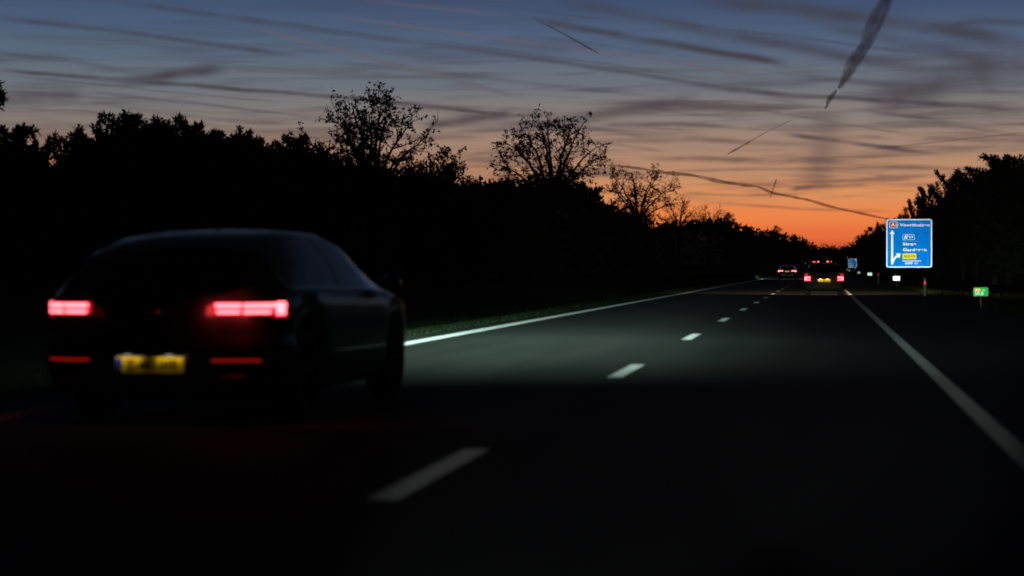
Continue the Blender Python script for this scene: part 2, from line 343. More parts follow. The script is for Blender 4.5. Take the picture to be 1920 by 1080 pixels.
def contrail(pts, widths, label, wobble=0.0, seed=0, strands=((0, 1, 0),)):
    rnd = random.Random(seed); rng_ = 9000.0
    pp = catmull([(x, y, w) for (x, y), w in zip(pts, widths)], 14)
    mb = MB(); o0 = None
    for off, ws, ph in strands:
        P3 = []; rr = []
        for i, q in enumerate(pp):
            w = q.z * ws * (1 + .16 * math.sin(i * .31 + seed + ph) + .10 * math.sin(i * .83 + ph * 2)); d = ray(q.x + off * q.z + math.sin(i * .23 + ph) * wobble, q.y)
            P3.append(Vector((0, 0, CAMH)) + d * rng_); rr.append(w / 2 / FPX * rng_)
        if o0 is None: o0 = P3[len(P3) // 2]
        mb.tube([p - o0 for p in P3], rr, 16)
    o = mb.build("contrail", cm if len(strands) > 1 else cmthin, None, True, o0); tag(o, label, "contrail", "contrails in the dusk sky")
contrail([(1676, -30), (1652, 20), (1626, 76), (1602, 116), (1586, 142), (1574, 166)], [31, 30, 29, 26, 20, 8], "broad ragged dark contrail dropping steeply from the top edge above the blue sign", 2.0, 1, ((-.22, .6, 0), (-.05, .9, 1.1), (.12, .75, 2.1), (.3, .42, 4)))
contrail([(1568, 168), (1560, 180), (1551, 196), (1546, 204)], [3, 11, 7, 1.5], "short broken tail end below the broad ragged contrail", 1.2, 2)
contrail([(1000, 33), (1050, 60), (1090, 82), (1124, 101)], [1, 3, 4, 1.2], "short crisp dark contrail slanting down in the blue sky right of the rounded tree", 0, 3)
contrail([(1120, 308), (1185, 314), (1250, 324), (1300, 329), (1345, 339), (1395, 347), (1420, 350), (1448, 361), (1485, 369), (1520, 376), (1560, 388), (1620, 401), (1668, 412)], [1, 5, 7, 7, 8, 7, 5, 6, 5, 6, 6, 5, 5], "long wavy contrail through the orange glow ending behind the large blue sign", .5, 4)
contrail([(1444, 371), (1448, 358), (1452, 347), (1456, 336)], [1.5, 2, 3, 4], "tiny upright contrail crossing the long wavy one", 0, 5)
contrail([(1362, 290), (1384, 278), (1407, 265)], [1.2, 4.5, 3], "short slanting contrail stub in the grey band above the orange glow", 0, 6)
contrail([(1407, 265), (1440, 246), (1486, 224)], [1.8, 1.5, .8], "faint hair-thin continuation above the short slanting contrail stub", 0, 7)

# ------------------------------------------------------------------ ground, road, paint
YS = [-60, -20, 0, 20, 40, 60, 80, 100, 130, 160, 200, 240, 280, 320, 345, 370, 400, 440, 480, 525, 600, 700, 850, 1000, 1150, 1300, 1500, 1700, 2200, 3000, 5000, 9000]
XL_EDGE, X_DASH, XR_EDGE = -6.27, -2.16, 1.218
def sheet(name, xs, dz, m, label, cat, ys=YS):
    mb = MB(); n = len(xs)
    for y in ys:
        for x in xs: mb.v.append((x, y, road_z(y) + (dz(x) if callable(dz) else dz)))
    for i in range(len(ys) - 1):
        for j in range(n - 1): mb.f.append((i * n + j, i * n + j + 1, (i + 1) * n + j + 1, (i + 1) * n + j))
    o = mb.build(name, m); return tag(o, label, cat, None, "structure")
sheet("ground", [-6000, -600, -120, -60, -30, -12, -9, -7.4, -6.9, 4.6, 5.2, 7.5, 12, 30, 120, 600, 6000], lambda x: -.06 if -6.9 <= x <= 4.6 else (-.02 if -7.4 <= x <= 5.2 else (-.25 if -12 <= x <= 7.5 else .0)), M["soil"], "dark verge ground either side of the motorway", "ground")
sheet("road", [-6.85, -4, -2, 0, 2, 4.55], 0.0, M["asphalt"], "dark asphalt motorway carriageway running to the horizon", "road")
sheet("edge_line", [XL_EDGE - .13, XL_EDGE + .13], .004, M["paint"], "long solid white line along the left edge of the carriageway", "road marking", [y for y in YS if y <= 1700])
sheet("edge_line", [XR_EDGE - .075, XR_EDGE + .075], .004, M["paint"], "long solid white line to the right of the lane, beside the hard shoulder", "road marking", [y for y in YS if y <= 1700])
DASH0 = 12.25 * .99
for k in range(34):
    zc = FPX * CAMH / 382 + k * 12 * math.cos(YAW)
    yc = (zc + X_DASH * math.sin(YAW)) / math.cos(YAW)
    w = .08
    o = sheet("lane_dash", [X_DASH - w, X_DASH + w], .004, M["paint"], "white lane dash in the broken line between the two lanes", "road marking", [yc - 1.5, yc, yc + 1.5]); o["group"] = "dashes of the broken lane line"

# ------------------------------------------------------------------ grass
def grass(name, strips, label, seed):
    rnd = random.Random(seed); mb = MB()
    for (x0, x1, y0, y1, n, h) in strips:
        for _ in range(n):
            x = rnd.uniform(x0, x1); y = rnd.uniform(y0, y1); z = road_z(y) + float(np.interp(x, [-30, -12, -9, -7.4, -6.9, 4.6, 5.2, 7.5, 12], [0, -.25, -.25, -.02, -.02, -.02, -.02, -.25, 0])) - .03
            hh = h * rnd.uniform(.5, 1.3); a = rnd.uniform(0, 6.28); w = .008 + .012 * hh + (.012 if y > 100 else 0); lx, ly = rnd.gauss(0, .3) * hh, rnd.gauss(0, .3) * hh
            c, s = math.cos(a) * w, math.sin(a) * w
            mb.add([(x - c, y - s, z), (x + c, y + s, z), (x + lx * .5 + c * .6, y + ly * .5 + s * .6, z + hh * .6), (x + lx, y + ly, z + hh), (x + lx * .5 - c * .6, y + ly * .5 - s * .6, z + hh * .6)], [(0, 1, 2, 3, 4)])
    o = mb.build(name, M["grassm"]); return tag(o, label, "grass", None, "stuff")
grass("grass", [(-10.5, -6.8, 20, 60, 14000, .08), (-11, -6.8, 60, 190, 8000, .14), (-15, -6.8, 190, 330, 26000, .55), (4.7, 8.5, 20, 140, 9000, .2), (4.7, 10, 140, 330, 8000, .35)], "short dark grass on the verges beside the carriageway", 3)

# ------------------------------------------------------------------ trees
def leafquad(mb, p, d, l, w, rnd):
    d = d.normalized(); s = d.cross(Vector((rnd.uniform(-1, 1), rnd.uniform(-1, 1), rnd.uniform(-1, 1)))); s = s.normalized() * w if s.length > 1e-4 else Vector((w, 0, 0))
    m = p + d * l * .5; mb.add([p, m + s, p + d * l, m - s], [(0, 1, 2, 3)])
def rdir(rnd, up=0.0):
    v = Vector((rnd.gauss(0, 1), rnd.gauss(0, 1), rnd.gauss(0, 1) + up)); return v.normalized()
def make_pine(seed, rad=2.3, dens=1.0):
    rnd = random.Random(seed); tb = MB(); cb = MB()
    tr = [Vector((rnd.gauss(0, .05) * i, rnd.gauss(0, .05) * i, i * .97)) for i in range(11)]
    tb.tube(tr, [.2 - .017 * i for i in range(11)], 7)
    for i in range(int(48 * dens)):
        f = (i / (48 * dens)) ** .85; h = 1.2 + 8.4 * f
        ln = rad * (1 - abs((h - 5.0) / 5.2) ** 2.2) * rnd.uniform(.35, 1.3) + .35
        az = rnd.uniform(0, 6.28); e = R(rnd.uniform(0, 30) + 45 * max(0, f - .75) * 2)
        b0 = tr[min(10, int(h / .97))].copy(); b0.z = h
        d = Vector((math.cos(az) * math.cos(e), math.sin(az) * math.cos(e), math.sin(e)))
        pts = [b0 + d * (ln * t) + Vector((0, 0, .22 * ln * t * t)) for t in (0, .33, .66, 1)]
        tb.tube(pts, [.045, .032, .02, .008], 4)
        for k in range(8):
            t = .3 + .8 * (k / 7) ** .7; c = b0 + d * (ln * t) + Vector((0, 0, .22 * ln * t * t)) + rdir(rnd) * .2 * rnd.random()
            for _ in range(19):
                v = (rdir(rnd, .5) + d * .35)
                leafquad(cb, c + rdir(rnd) * .14, v, rnd.uniform(.22, .46), rnd.uniform(.04, .075), rnd)
    return tb, cb
def make_bushy(seed, rx=2.6):
    rnd = random.Random(seed); tb = MB(); cb = MB()
    tb.tube([(0, 0, 0), (.1, .05, 2), (0, .1, 4.5), (.05, 0, 7.5)], [.28, .22, .15, .04], 7)
    cl = []
    while len(cl) < 95:
        p = Vector((rnd.uniform(-1, 1), rnd.uniform(-1, 1), rnd.uniform(-1, 1)))
        if .35 < p.length < 1.0: cl.append(Vector((p.x * rx * (1.05 - .3 * p.z), p.y * rx * (1.05 - .3 * p.z), 5.0 + p.z * 4.5)))
    for c in cl:
        tb.tube([(0, 0, max(.8, c.z - 2.2)), c * .5 + Vector((0, 0, (c.z - 1) * .5)), c], [.06, .04, .012], 4)
        r = rnd.uniform(.45, .85)
        for _ in range(70):
            v = rdir(rnd); leafquad(cb, c + v * r * rnd.uniform(.3, 1), rdir(rnd, .3), rnd.uniform(.14, .3), rnd.uniform(.05, .1), rnd)
    return tb, cb
def make_airy(seed, trunk=2.5, spread=1.0, nleaf=7, leaf=.3, lean=0.0, rx=1.0, limbs=6, n3=5, n4=4, fill=0):
    """open-crowned broadleaf tree, normalised afterwards to 10 m: trunk, forking limbs, twigs, sparse leaves at the tips"""
    rnd = random.Random(seed); tb = MB(); cb = MB()
    def seg(p, d, ln, r, n=4, bend=.25, up=.1):
        pts = [p.copy()]; dd = d.normalized()
        for _ in range(n):
            dd = (dd + rdir(rnd) * bend * .6 + Vector((0, 0, up))).normalized(); pts.append(pts[-1] + dd * ln / n)
        tb.tube(pts, [max(.008, r * (1 - .75 * i / n)) for i in range(n + 1)], 5 if r > .06 else 3, cap=False)
        return pts
    tr = seg(Vector((0, 0, 0)), Vector((lean, 0, 1)), trunk, .26, 4, .08, .2)
    leader = seg(tr[-1], Vector((lean * .5, 0, 1)), 5.6, .17, 6, .12, .1)
    l1 = [(leader, .13, 5.6)]
    for i in range(limbs):
        az = 6.28 * i / limbs + rnd.uniform(-.4, .4); e = R(rnd.uniform(22, 62))
        d = Vector((math.cos(az) * math.cos(e) * spread, math.sin(az) * math.cos(e) * spread, math.sin(e)))
        ln = rnd.uniform(3.6, 5.2)
        st = tr[-1] if rnd.random() < .5 else leader[rnd.randint(0, 3)]
        l1.append((seg(st, d, ln, .13, 6, .22, .06), .1, ln))
    for pts, r, ln in l1:
        for k in range(6):
            q = pts[rnd.randint(1, len(pts) - 1)]; base = (pts[-1] - pts[0]).normalized()
            s2 = seg(q, base * .6 + rdir(rnd, .25), ln * rnd.uniform(.28, .5), r * .55, 4, .3, .05)
            for _ in range(n3):
                q3 = s2[rnd.randint(1, 4)]; s3 = seg(q3, (s2[-1] - s2[0]).normalized() * .5 + rdir(rnd, .2), rnd.uniform(.6, 1.25), .028, 3, .35, .03)
                for _ in range(n4):
                    q4 = s3[rnd.randint(1, 3)]; s4 = seg(q4, (s3[-1] - s3[0]).normalized() * .5 + rdir(rnd, .15), rnd.uniform(.25, .6), .013, 2, .3, 0)
                    for _ in range(rnd.randint(0, nleaf)):
                        leafquad(cb, s4[rnd.randint(1, 2)] + rdir(rnd) * .08, rdir(rnd, -.1), leaf * rnd.uniform(.6, 1.2), leaf * rnd.uniform(.22, .42), rnd)
    for _ in range(fill):            # leafier skirt round the foot of the crown
        a = rnd.uniform(0, 6.28); rr = 3.4 * math.sqrt(rnd.random()); c = Vector((rr * math.cos(a), rr * math.sin(a), rnd.uniform(1.0, 5.2 - rr * .6)))
        for _ in range(14): leafquad(cb, c + rdir(rnd) * .35 * rnd.random(), rdir(rnd), leaf * rnd.uniform(.6, 1.2), leaf * .35, rnd)
    top = max(v[2] for v in tb.v + cb.v); k = 10.0 / top
    for b in (tb, cb): b.v = [(x * k * rx, y * k * rx, z * k) for x, y, z in b.v]
    return tb, cb
def make_crown(seed, fork=1.6, rx=3.4, cz=6.2, rz=3.8, limbs=11, subs=9, twigs=5, nleaf=6, leaf=.17, lean=0.0, low=-.35, cone=0.0):
    """vase-shaped open crown: limbs leave a short trunk, climb and arch out to an ellipsoid; sub-branches, twigs and sparse leaf clusters"""
    rnd = random.Random(seed); tb = MB(); cb = MB(); ctr = Vector((lean * 4, 0, cz))
    tb.tube([(0, 0, 0), (.05, 0, fork * .5), (lean * fork, .05, fork)], [.3, .24, .2], 8, cap=False)
    def inside(p): q = p - ctr; return (q.x / rx) ** 2 + (q.y / rx) ** 2 + (q.z / rz) ** 2
    def bez(a, b, c, n, jit):
        pts = [a * (1 - t) ** 2 + b * (2 * t * (1 - t)) + c * t * t for t in [i / n for i in range(n + 1)]]
        return [pts[0]] + [p + rdir(rnd) * jit for p in pts[1:]]
    for i in range(limbs):
        az = 2.4 * i + rnd.uniform(-.3, .3); zz = low + (1.0 - low) * ((i + .5) / limbs) ** .8; rr = math.sqrt(max(0, 1 - zz * zz))
        rr *= 1 - cone * zz; e = ctr + Vector((rx * rr * math.cos(az), rx * rr * math.sin(az), rz * zz)) * rnd.uniform(.86, 1.02)
        a = Vector((lean * fork, .05, fork + rnd.uniform(-.2, .1))); b = Vector((a.x + (e.x - a.x) * .28, (e.y) * .28, a.z + (e.z - a.z) * .62))
        lim = bez(a, b, e, 9, .07); tb.tube(lim, [.13 * (1 - .9 * k / 9) + .012 for k in range(10)], 5, cap=False)
        for _ in range(subs):
            k = rnd.randint(3, 9); p = lim[k]; d = ((p - ctr).normalized() * .7 + rdir(rnd, .25)).normalized(); ln = rnd.uniform(.8, 1.9)
            if inside(p + d * ln) > 1.12: ln *= .55
            sb = bez(p, p + d * ln * .5 + rdir(rnd) * .15, p + d * ln + Vector((0, 0, .15)), 4, .05); tb.tube(sb, [.035, .028, .02, .014, .007], 4, cap=False)
            for _ in range(twigs):
                q = sb[rnd.randint(1, 4)]; dd = (d * .6 + rdir(rnd, .2)).normalized(); l2 = rnd.uniform(.3, .75); tw = [q, q + dd * l2 * .5 + rdir(rnd) * .06, q + dd * l2]
                tb.tube(tw, [.014, .01, .005], 3, cap=False)
                if rnd.random() < .78:
                    for _ in range(rnd.randint(1, nleaf * 2)):
                        leafquad(cb, tw[rnd.randint(1, 2)] + rdir(rnd) * .13 * rnd.random(), rdir(rnd, -.1), leaf * rnd.uniform(.6, 1.3), leaf * rnd.uniform(.25, .42), rnd)
    top = max(v[2] for v in tb.v + cb.v); k = 10.0 / top
    for b in (tb, cb): b.v = [(x * k, y * k, z * k) for x, y, z in b.v]
    return tb, cb
PROTO = {}
def proto(kind):
    if kind not in PROTO:
        k, s = kind
        if k == "pine": tb, cb = make_pine(10 + s, 2.2 + .25 * s)
        else: tb, cb = make_bushy(30 + s)
        top = max(v[2] for v in cb.v); meshes = []
        for b, nm, m in ((tb, "trunk", "bark"), (cb, "crown", "needle" if k == "pine" else "leaf")):
            b.v = [(x, y, z * 10 / top) for x, y, z in b.v]
            me = bpy.data.meshes.new(nm); me.from_pydata(b.v, [], b.f); me.materials.append(M[m]); meshes.append((nm, me))
        PROTO[kind] = meshes
    return PROTO[kind]
rt = random.Random(5)
def plant(name, kind, px, ytop, zc, label, cat, group, wide=1.0):
    g = P(px, VPY, zc); z0 = road_z(g.y) - .3; top = P(px, ytop, zc).z; h = top - z0
    r = empty(name, (g.x, g.y, z0), label, cat, group, rt.uniform(0, 6.28))
    meshes = proto(kind) if isinstance(kind, tuple) else kind
    for nm, me in meshes:
        o = bpy.data.objects.new(nm, me); C.objects.link(o); o.parent = r; o.scale = (h / 10 * wide, h / 10 * wide, h / 10)
    return r
# left woodland skyline: (pixel x, pixel y of its tip, kind, width, label)
LEFT = [
    (-26, 140, ("pine", 1), .9, "tall dark pine cut off by the left edge of the picture"), (36, 229, ("pine", 0), 1.0, "lower pine beside the tall one at the left edge"),
    (64, 238, ("pine", 2), .45, "spiky small pine just left of the narrow bright gap"), (96, 300, ("bushy", 0), .45, "lowest bush in the narrow bright gap at left"),
    (132, 247, ("pine", 3), .45, "slim pine with loose tips right of the narrow bright gap"), (163, 229, ("pine", 1), .9, "flat-topped pine left of the highest black clump"),
    (194, 231, ("pine", 2), .9, "pine shouldering the highest black clump on its left"), (233, 204, ("pine", 0), 1.05, "highest black pine of the left clump"),
    (283, 213, ("pine", 3), 1.0, "pine just right of the highest black pine, with a notched tip"), (330, 214, ("pine", 1), .8, "narrow pine left of the pine with the leaning tip"),
    (348, 208, ("pine", 2), .85, "pine with a small leaning tip right of the black clump"), (377, 240, ("pine", 0), .9, "drooping-shouldered pine at the right end of the black clump"),
    (420, 237, ("pine", 3), .75, "small pine in the dip between the clump and the twin tips"), (446, 231, ("pine", 1), .8, "left one of two close twin pine tips"),
    (476, 238, ("pine", 2), .75, "right one of two close twin pine tips"), (520, 264, ("bushy", 1), .8, "low rounded treetop right of the twin pine tips"),
    (558, 247, ("pine", 0), .9, "dark pointed treetop left of the loose tall tree"), (600, 262, ("bushy", 2), .9, "rounded dark tree at the left foot of the loose tall tree"),
    (650, 276, ("pine", 3), 1.0, "dark pine in front of the loose tall tree's trunk"), (770, 292, ("bushy", 0), 1.0, "bushy tree at the right foot of the loose tall tree"),
    (830, 272, ("bushy", 1), .95, "thin scrubby tree overhanging right of the loose tall tree"), (880, 326, ("bushy", 2), .9, "low bush between the two tallest leafy trees"),
    (940, 326, ("bushy", 0), 1.0, "low flat bush left of the rounded open tree's foot"), (1000, 330, ("bushy", 1), .9, "low dark bush under the rounded open tree"),
    (1084, 336, ("pine", 1), .9, "dense dark tree right of the rounded open tree's foot"), (1112, 346, ("pine", 0), .8, "dark pointed tree where the black skyline steps down"),
    (1148, 374, ("pine", 2), .8, "small dark tree below the left side of the vase-shaped tree"), (1172, 380, ("bushy", 2), .7, "small round bush under the vase-shaped tree"),
    (1206, 398, ("bushy", 0), .7, "dark bush at the right foot of the vase-shaped tree"),
]
for px, yt, kind, wd, lab in LEFT:
    X = -30 + rt.uniform(-1.5, 1.5); plant("pine_tree" if kind[0] == "pine" else "bushy_tree", kind, px, yt, zc_at(px, X), lab, "tree", "dark trees along the left of the motorway", wd)
for px, yt, zc, kind, wd, lab in [
    (1246, 416, 500, ("bushy", 1), .8, "dark bush left of the feathery bare trees"), (1366, 397, 560, ("bushy", 2), 1.0, "round dark tree ending the feathery bare trees on the right"),
    (1402, 423, 620, ("bushy", 0), .9, "low round tree in the falling skyline right of the feathery trees"), (1455, 422, 680, ("bushy", 1), 1.15, "domed dark tree standing proud of the falling skyline near the far cars"),
    (1486, 441, 760, ("bushy", 2), 1.0, "dark tree right of the domed one in the falling skyline"), (1508, 447, 820, ("bushy", 0), 1.0, "last tall tree of the left woodland before the red gap")]:
    plant("bushy_tree", kind, px, yt, zc, lab, "tree", "dark trees along the left of the motorway", wd)
for px, yt, X, kind, wd, lab in [
    (1864, 285, 12, ("pine", 0), 1.0, "highest dark pine at the right above the small green sign"), (1892, 289, 12, ("pine", 2), 1.0, "pine beside the highest one at right, nearer the right edge"),
    (1926, 286, 12, ("pine", 1), 1.1, "pine cut off by the right edge of the picture"), (1832, 308, 12.5, ("pine", 3), .9, "dark pine stepping down left of the highest one at right"),
    (1806, 312, 12.5, ("pine", 1), .95, "dark pine between the tufted one and the highest one at right"), (1761, 314, 13, ("pine", 2), .72, "tufted pine standing out above the large blue sign's right edge"),
    (1736, 346, 13, ("pine", 0), .75, "pine with a jutting branch above the large blue sign"), (1718, 369, 13, ("pine", 3), .7, "lower pine right above the large blue sign"),
    (1697, 386, 13, ("bushy", 1), .6, "lowest outer tree peeking over the large blue sign"), (1646, 417, 13, ("bushy", 0), .9, "rounded dark tree just left of the large blue sign"),
    (1624, 430, 13, ("bushy", 2), .9, "rounded dark tree above the small far blue sign"), (1609, 440, 13, ("bushy", 1), .9, "last tree of the right wood before the red gap")]:
    plant("pine_tree" if kind[0] == "pine" else "bushy_tree", kind, px, yt, zc_at(px, X), lab, "tree", "dark trees along the right of the motorway", wd)
def meshes_of(tb, cb):
    res = []
    for b, nm, m in ((tb, "trunk", "bark"), (cb, "crown", "leaf")):
        me = bpy.data.meshes.new(nm); me.from_pydata(b.v, [], b.f); me.materials.append(M[m]); res.append((nm, me))
    return res
G2 = "open leafy trees above the left woodland"
plant("broadleaf_tree", meshes_of(*make_crown(213, 4.0, 3.8, 6.7, 3.3, 18, 12, 6, 10, .16, 0, -.7, .42)), 697, 151, zc_at(697, -33), "loose tall tree with a thin top and leafy skirt, left of centre", "tree", G2)
plant("broadleaf_tree", meshes_of(*make_crown(202, 4.2, 3.3, 7.0, 3.1, 14, 12, 6, 8, .15)), 1035, 189, zc_at(1035, -33), "rounded open tree with visible limbs, near the centre of the picture", "tree", G2)
plant("broadleaf_tree", meshes_of(*make_crown(207, 4.6, 3.9, 7.3, 2.7, 12, 12, 6, 8, .14, .06)), 1192, 306, zc_at(1192, -33), "vase-shaped open tree against the orange sky right of centre", "tree", G2)
plant("broadleaf_tree", meshes_of(*make_crown(224, 5.0, 2.9, 7.4, 2.5, 12, 11, 6, 3, .12)), 1272, 364, 480, "feathery bare tree right of the vase-shaped one, with a bushy foot", "tree", G2)
plant("broadleaf_tree", meshes_of(*make_crown(225, 5.2, 3.6, 7.5, 2.4, 13, 12, 7, 2, .11)), 1328, 376, 500, "widest feathery bare tree, almost leafless, left of the round dark tree", "tree", G2)
plant("broadleaf_tree", meshes_of(*make_crown(226, 5.2, 2.6, 7.5, 2.4, 10, 9, 6, 2, .11)), 1682, 401, 330, "feathery bare tree just showing over the large blue sign's top edge", "tree", G2)

# dense wood behind and below the skyline trees
def woodland(name, prof, zfun, depth, label, seed, nleaf):
    rnd = random.Random(seed); mb = MB()
    pxs = [p[0] for p in prof]; ys = [p[1] for p in prof]
    x0, x1 = min(pxs), max(pxs); o = np.argsort(pxs); pa = np.array(pxs)[o]; ya = np.array(ys)[o]
    cols = 420; rows = 7; pts = []
    for i in range(cols + 1):
        px = x0 + (x1 - x0) * i / cols; zc = zfun(px); yt = float(np.interp(px, pa, ya)) + rnd.uniform(-2, 8)
        g = P(px, VPY, zc); zb = road_z(g.y) - .4; top = P(px, yt, zc).z - .5; away = Vector((g.x, g.y, 0)).normalized()
        col = []
        for r in range(rows + 1):
            t = r / rows; back = (t ** 2.2) * 2.2 + rnd.uniform(-.4, .4)
            col.append(Vector((g.x, g.y, 0)) + away * back + Vector((0, 0, zb + (top - zb) * t)))
        col.append(col[-1] + away * depth - Vector((0, 0, .4))); col.append(Vector((col[-1].x, col[-1].y, zb)))
        pts.append(col)
    n = rows + 3
    for c in pts: mb.v += [tuple(p) for p in c]
    for i in range(cols):
        for r in range(n - 1): mb.f.append((i * n + r, (i + 1) * n + r, (i + 1) * n + r + 1, i * n + r + 1))
    for _ in range(nleaf):
        u = rnd.random() * cols; i = int(u); f = u - i
        r = rows * (1 - rnd.random() ** 1.6) if rnd.random() < .75 else rows
        j = min(int(r), rows - 1); g = r - j
        a = pts[i][j].lerp(pts[i + 1][j], f); b = pts[i][j + 1].lerp(pts[i + 1][j + 1], f); p = a.lerp(b, g)
        sz = max(.22, min(1.6, .0022 * p.length))
        q = p + rdir(rnd, .4) * sz * rnd.uniform(.2, 1.5); v = rdir(rnd, .5)
        leafquad(mb, q, v, sz * rnd.uniform(.6, 1.5), sz * rnd.uniform(.2, .4), rnd)
    ob = mb.build(name, M["leaf"]); return tag(ob, label, "woodland", None, "stuff")
woodland("woodland", [(-2600, -60), (-1500, 70), (-700, 200), (-160, 270), (0, 255), (40, 248), (70, 255), (90, 285), (100, 303), (110, 292), (130, 266), (165, 244), (200, 238), (235, 226), (300, 228), (350, 226), (380, 250), (420, 250), (450, 246), (485, 254), (520, 270), (560, 262), (600, 272), (680, 308), (780, 319), (860, 338), (950, 334), (1050, 338), (1100, 346), (1118, 372), (1160, 392), (1200, 404), (1220, 420), (1240, 422), (1290, 421), (1350, 412), (1400, 428), (1440, 436), (1480, 446), (1508, 454), (1528, 471)],
         lambda px: min(950, zc_at(px, -36)) if px < 1400 else 950, 14, "black mass of woodland along the left of the motorway", 21, 34000)
woodland("woodland", [(6500, -1300), (4500, -500), (3000, 50), (2400, 200), (2040, 300), (1920, 306), (1880, 312), (1840, 330), (1800, 344), (1760, 366), (1730, 394), (1700, 412), (1680, 418), (1660, 424), (1640, 430), (1622, 440), (1608, 452), (1592, 467)],
         lambda px: min(1000, zc_at(px, 15)), 12, "black mass of woodland along the right of the motorway", 22, 22000)
woodland("woodland", [(1440, 462), (1490, 464), (1525, 466), (1550, 464), (1575, 466), (1600, 462), (1640, 460)], lambda px: 1500, 20, "low far wood closing the end of the motorway under the red glow", 23, 5000)

# ------------------------------------------------------------------ lamps
def headlamp(name, parent, loc, aim, col, power, size, blend, s0=.06, pw=2.2, lat0=0, latc=0, radius=.06, cut=True, near=0):
    ld = bpy.data.lights.new(name, "SPOT"); ld.energy = power; ld.color = col; ld.spot_size = R(size); ld.spot_blend = blend; ld.shadow_soft_size = radius
    o = bpy.data.objects.new(name, ld); C.objects.link(o); o.location = loc
    if parent is not None: o.parent = parent
    o.rotation_euler = Vector(aim).to_track_quat("-Z", "Y").to_euler()
    if s0:                                          # low-beam pattern: strongest just under the cut-off, weaker towards the bonnet
        ld.use_nodes = True; n = ld.node_tree.nodes; l = ld.node_tree.links
        em = n["Emission"]; g = n.new("ShaderNodeNewGeometry"); sp = n.new("ShaderNodeSeparateXYZ"); l.new(g.outputs["Incoming"], sp.inputs[0])
        ng = n.new("ShaderNodeMath"); ng.operation = "MULTIPLY"; ng.inputs[1].default_value = -1; l.new(sp.outputs[2], ng.inputs[0])
        ab = n.new("ShaderNodeMath"); ab.operation = "MAXIMUM"; ab.inputs[1].default_value = .002; l.new(ng.outputs[0], ab.inputs[0])
        ct = n.new("ShaderNodeMapRange"); ct.interpolation_type = "SMOOTHSTEP"; l.new(ng.outputs[0], ct.inputs[0])
        for i_, v_ in enumerate((-.006, .012, .004, 1)): ct.inputs[i_ + 1].default_value = v_
        dv = n.new("ShaderNodeMath"); dv.operation = "DIVIDE"; dv.inputs[0].default_value = s0; l.new(ab.outputs[0], dv.inputs[1])
        p = n.new("ShaderNodeMath"); p.operation = "POWER"; l.new(dv.outputs[0], p.inputs[0]); p.inputs[1].default_value = pw
        mn = n.new("ShaderNodeMath"); mn.operation = "MINIMUM"; l.new(p.outputs[0], mn.inputs[0]); mn.inputs[1].default_value = 1.0
        mu = n.new("ShaderNodeMath"); mu.operation = "MULTIPLY"; l.new(mn.outputs[0], mu.inputs[0]); mu.inputs[1].default_value = 1
        if not cut:                                 # dipped beam: thins out above the horizontal
            for i_, v_ in enumerate((-.034, .001, .42, 1)): ct.inputs[i_ + 1].default_value = v_
            ct.interpolation_type = "LINEAR"
        l.new(ct.outputs[0], mu.inputs[1])
        res = mu.outputs[0]
        if lat0:                                    # lamp throws its light on a strip of road, not far out to the sides
            def mm(op, a, b):
                q = n.new("ShaderNodeMath"); q.operation = op
                for i_, v_ in enumerate((a, b)):
                    if isinstance(v_, (int, float)): q.inputs[i_].default_value = v_
                    else: l.new(v_, q.inputs[i_])
                return q.outputs[0]
            lat = mm("DIVIDE", mm("ABSOLUTE", mm("SUBTRACT", mm("MULTIPLY", mm("DIVIDE", sp.outputs[0], ab.outputs[0]), .66), latc), 0), lat0)
            res = mm("MULTIPLY", res, mm("DIVIDE", 1.0, mm("ADD", 1.0, mm("POWER", lat, 4.0))))
            if near:                                # and fades in over the first metres ahead of the bumper
                fw_ = n.new("ShaderNodeMapRange"); fw_.interpolation_type = "SMOOTHSTEP"; l.new(mm("MULTIPLY", mm("DIVIDE", sp.outputs[1], ab.outputs[0]), .66), fw_.inputs[0])
                for i_, v_ in enumerate((-.6, near, 0, 1)): fw_.inputs[i_ + 1].default_value = v_
                res = mm("MULTIPLY", res, fw_.outputs[0])
        l.new(res, em.inputs["Strength"])
    return o

# ------------------------------------------------------------------ cars
def crv(pts, y):
    xs = [p[0] for p in pts]; vs = [p[1] for p in pts]
    i = max(0, min(len(xs) - 2, int(np.searchsorted(xs, y)) - 1))
    def sl(k):
        if k <= 0 or k >= len(xs) - 1: return (vs[min(k + 1, len(xs) - 1)] - vs[max(k - 1, 0)]) / (xs[min(k + 1, len(xs) - 1)] - xs[max(k - 1, 0)])
        a = (vs[k] - vs[k - 1]) / (xs[k] - xs[k - 1]); b = (vs[k + 1] - vs[k]) / (xs[k + 1] - xs[k])
        return 0 if a * b <= 0 else 2 * a * b / (a + b)
    h = xs[i + 1] - xs[i]; t = min(1, max(0, (y - xs[i]) / h)); a, b = vs[i], vs[i + 1]; m0, m1 = sl(i) * h, sl(i + 1) * h
    return (2 * t ** 3 - 3 * t * t + 1) * a + (t ** 3 - 2 * t * t + t) * m0 + (-2 * t ** 3 + 3 * t * t) * b + (t ** 3 - t * t) * m1
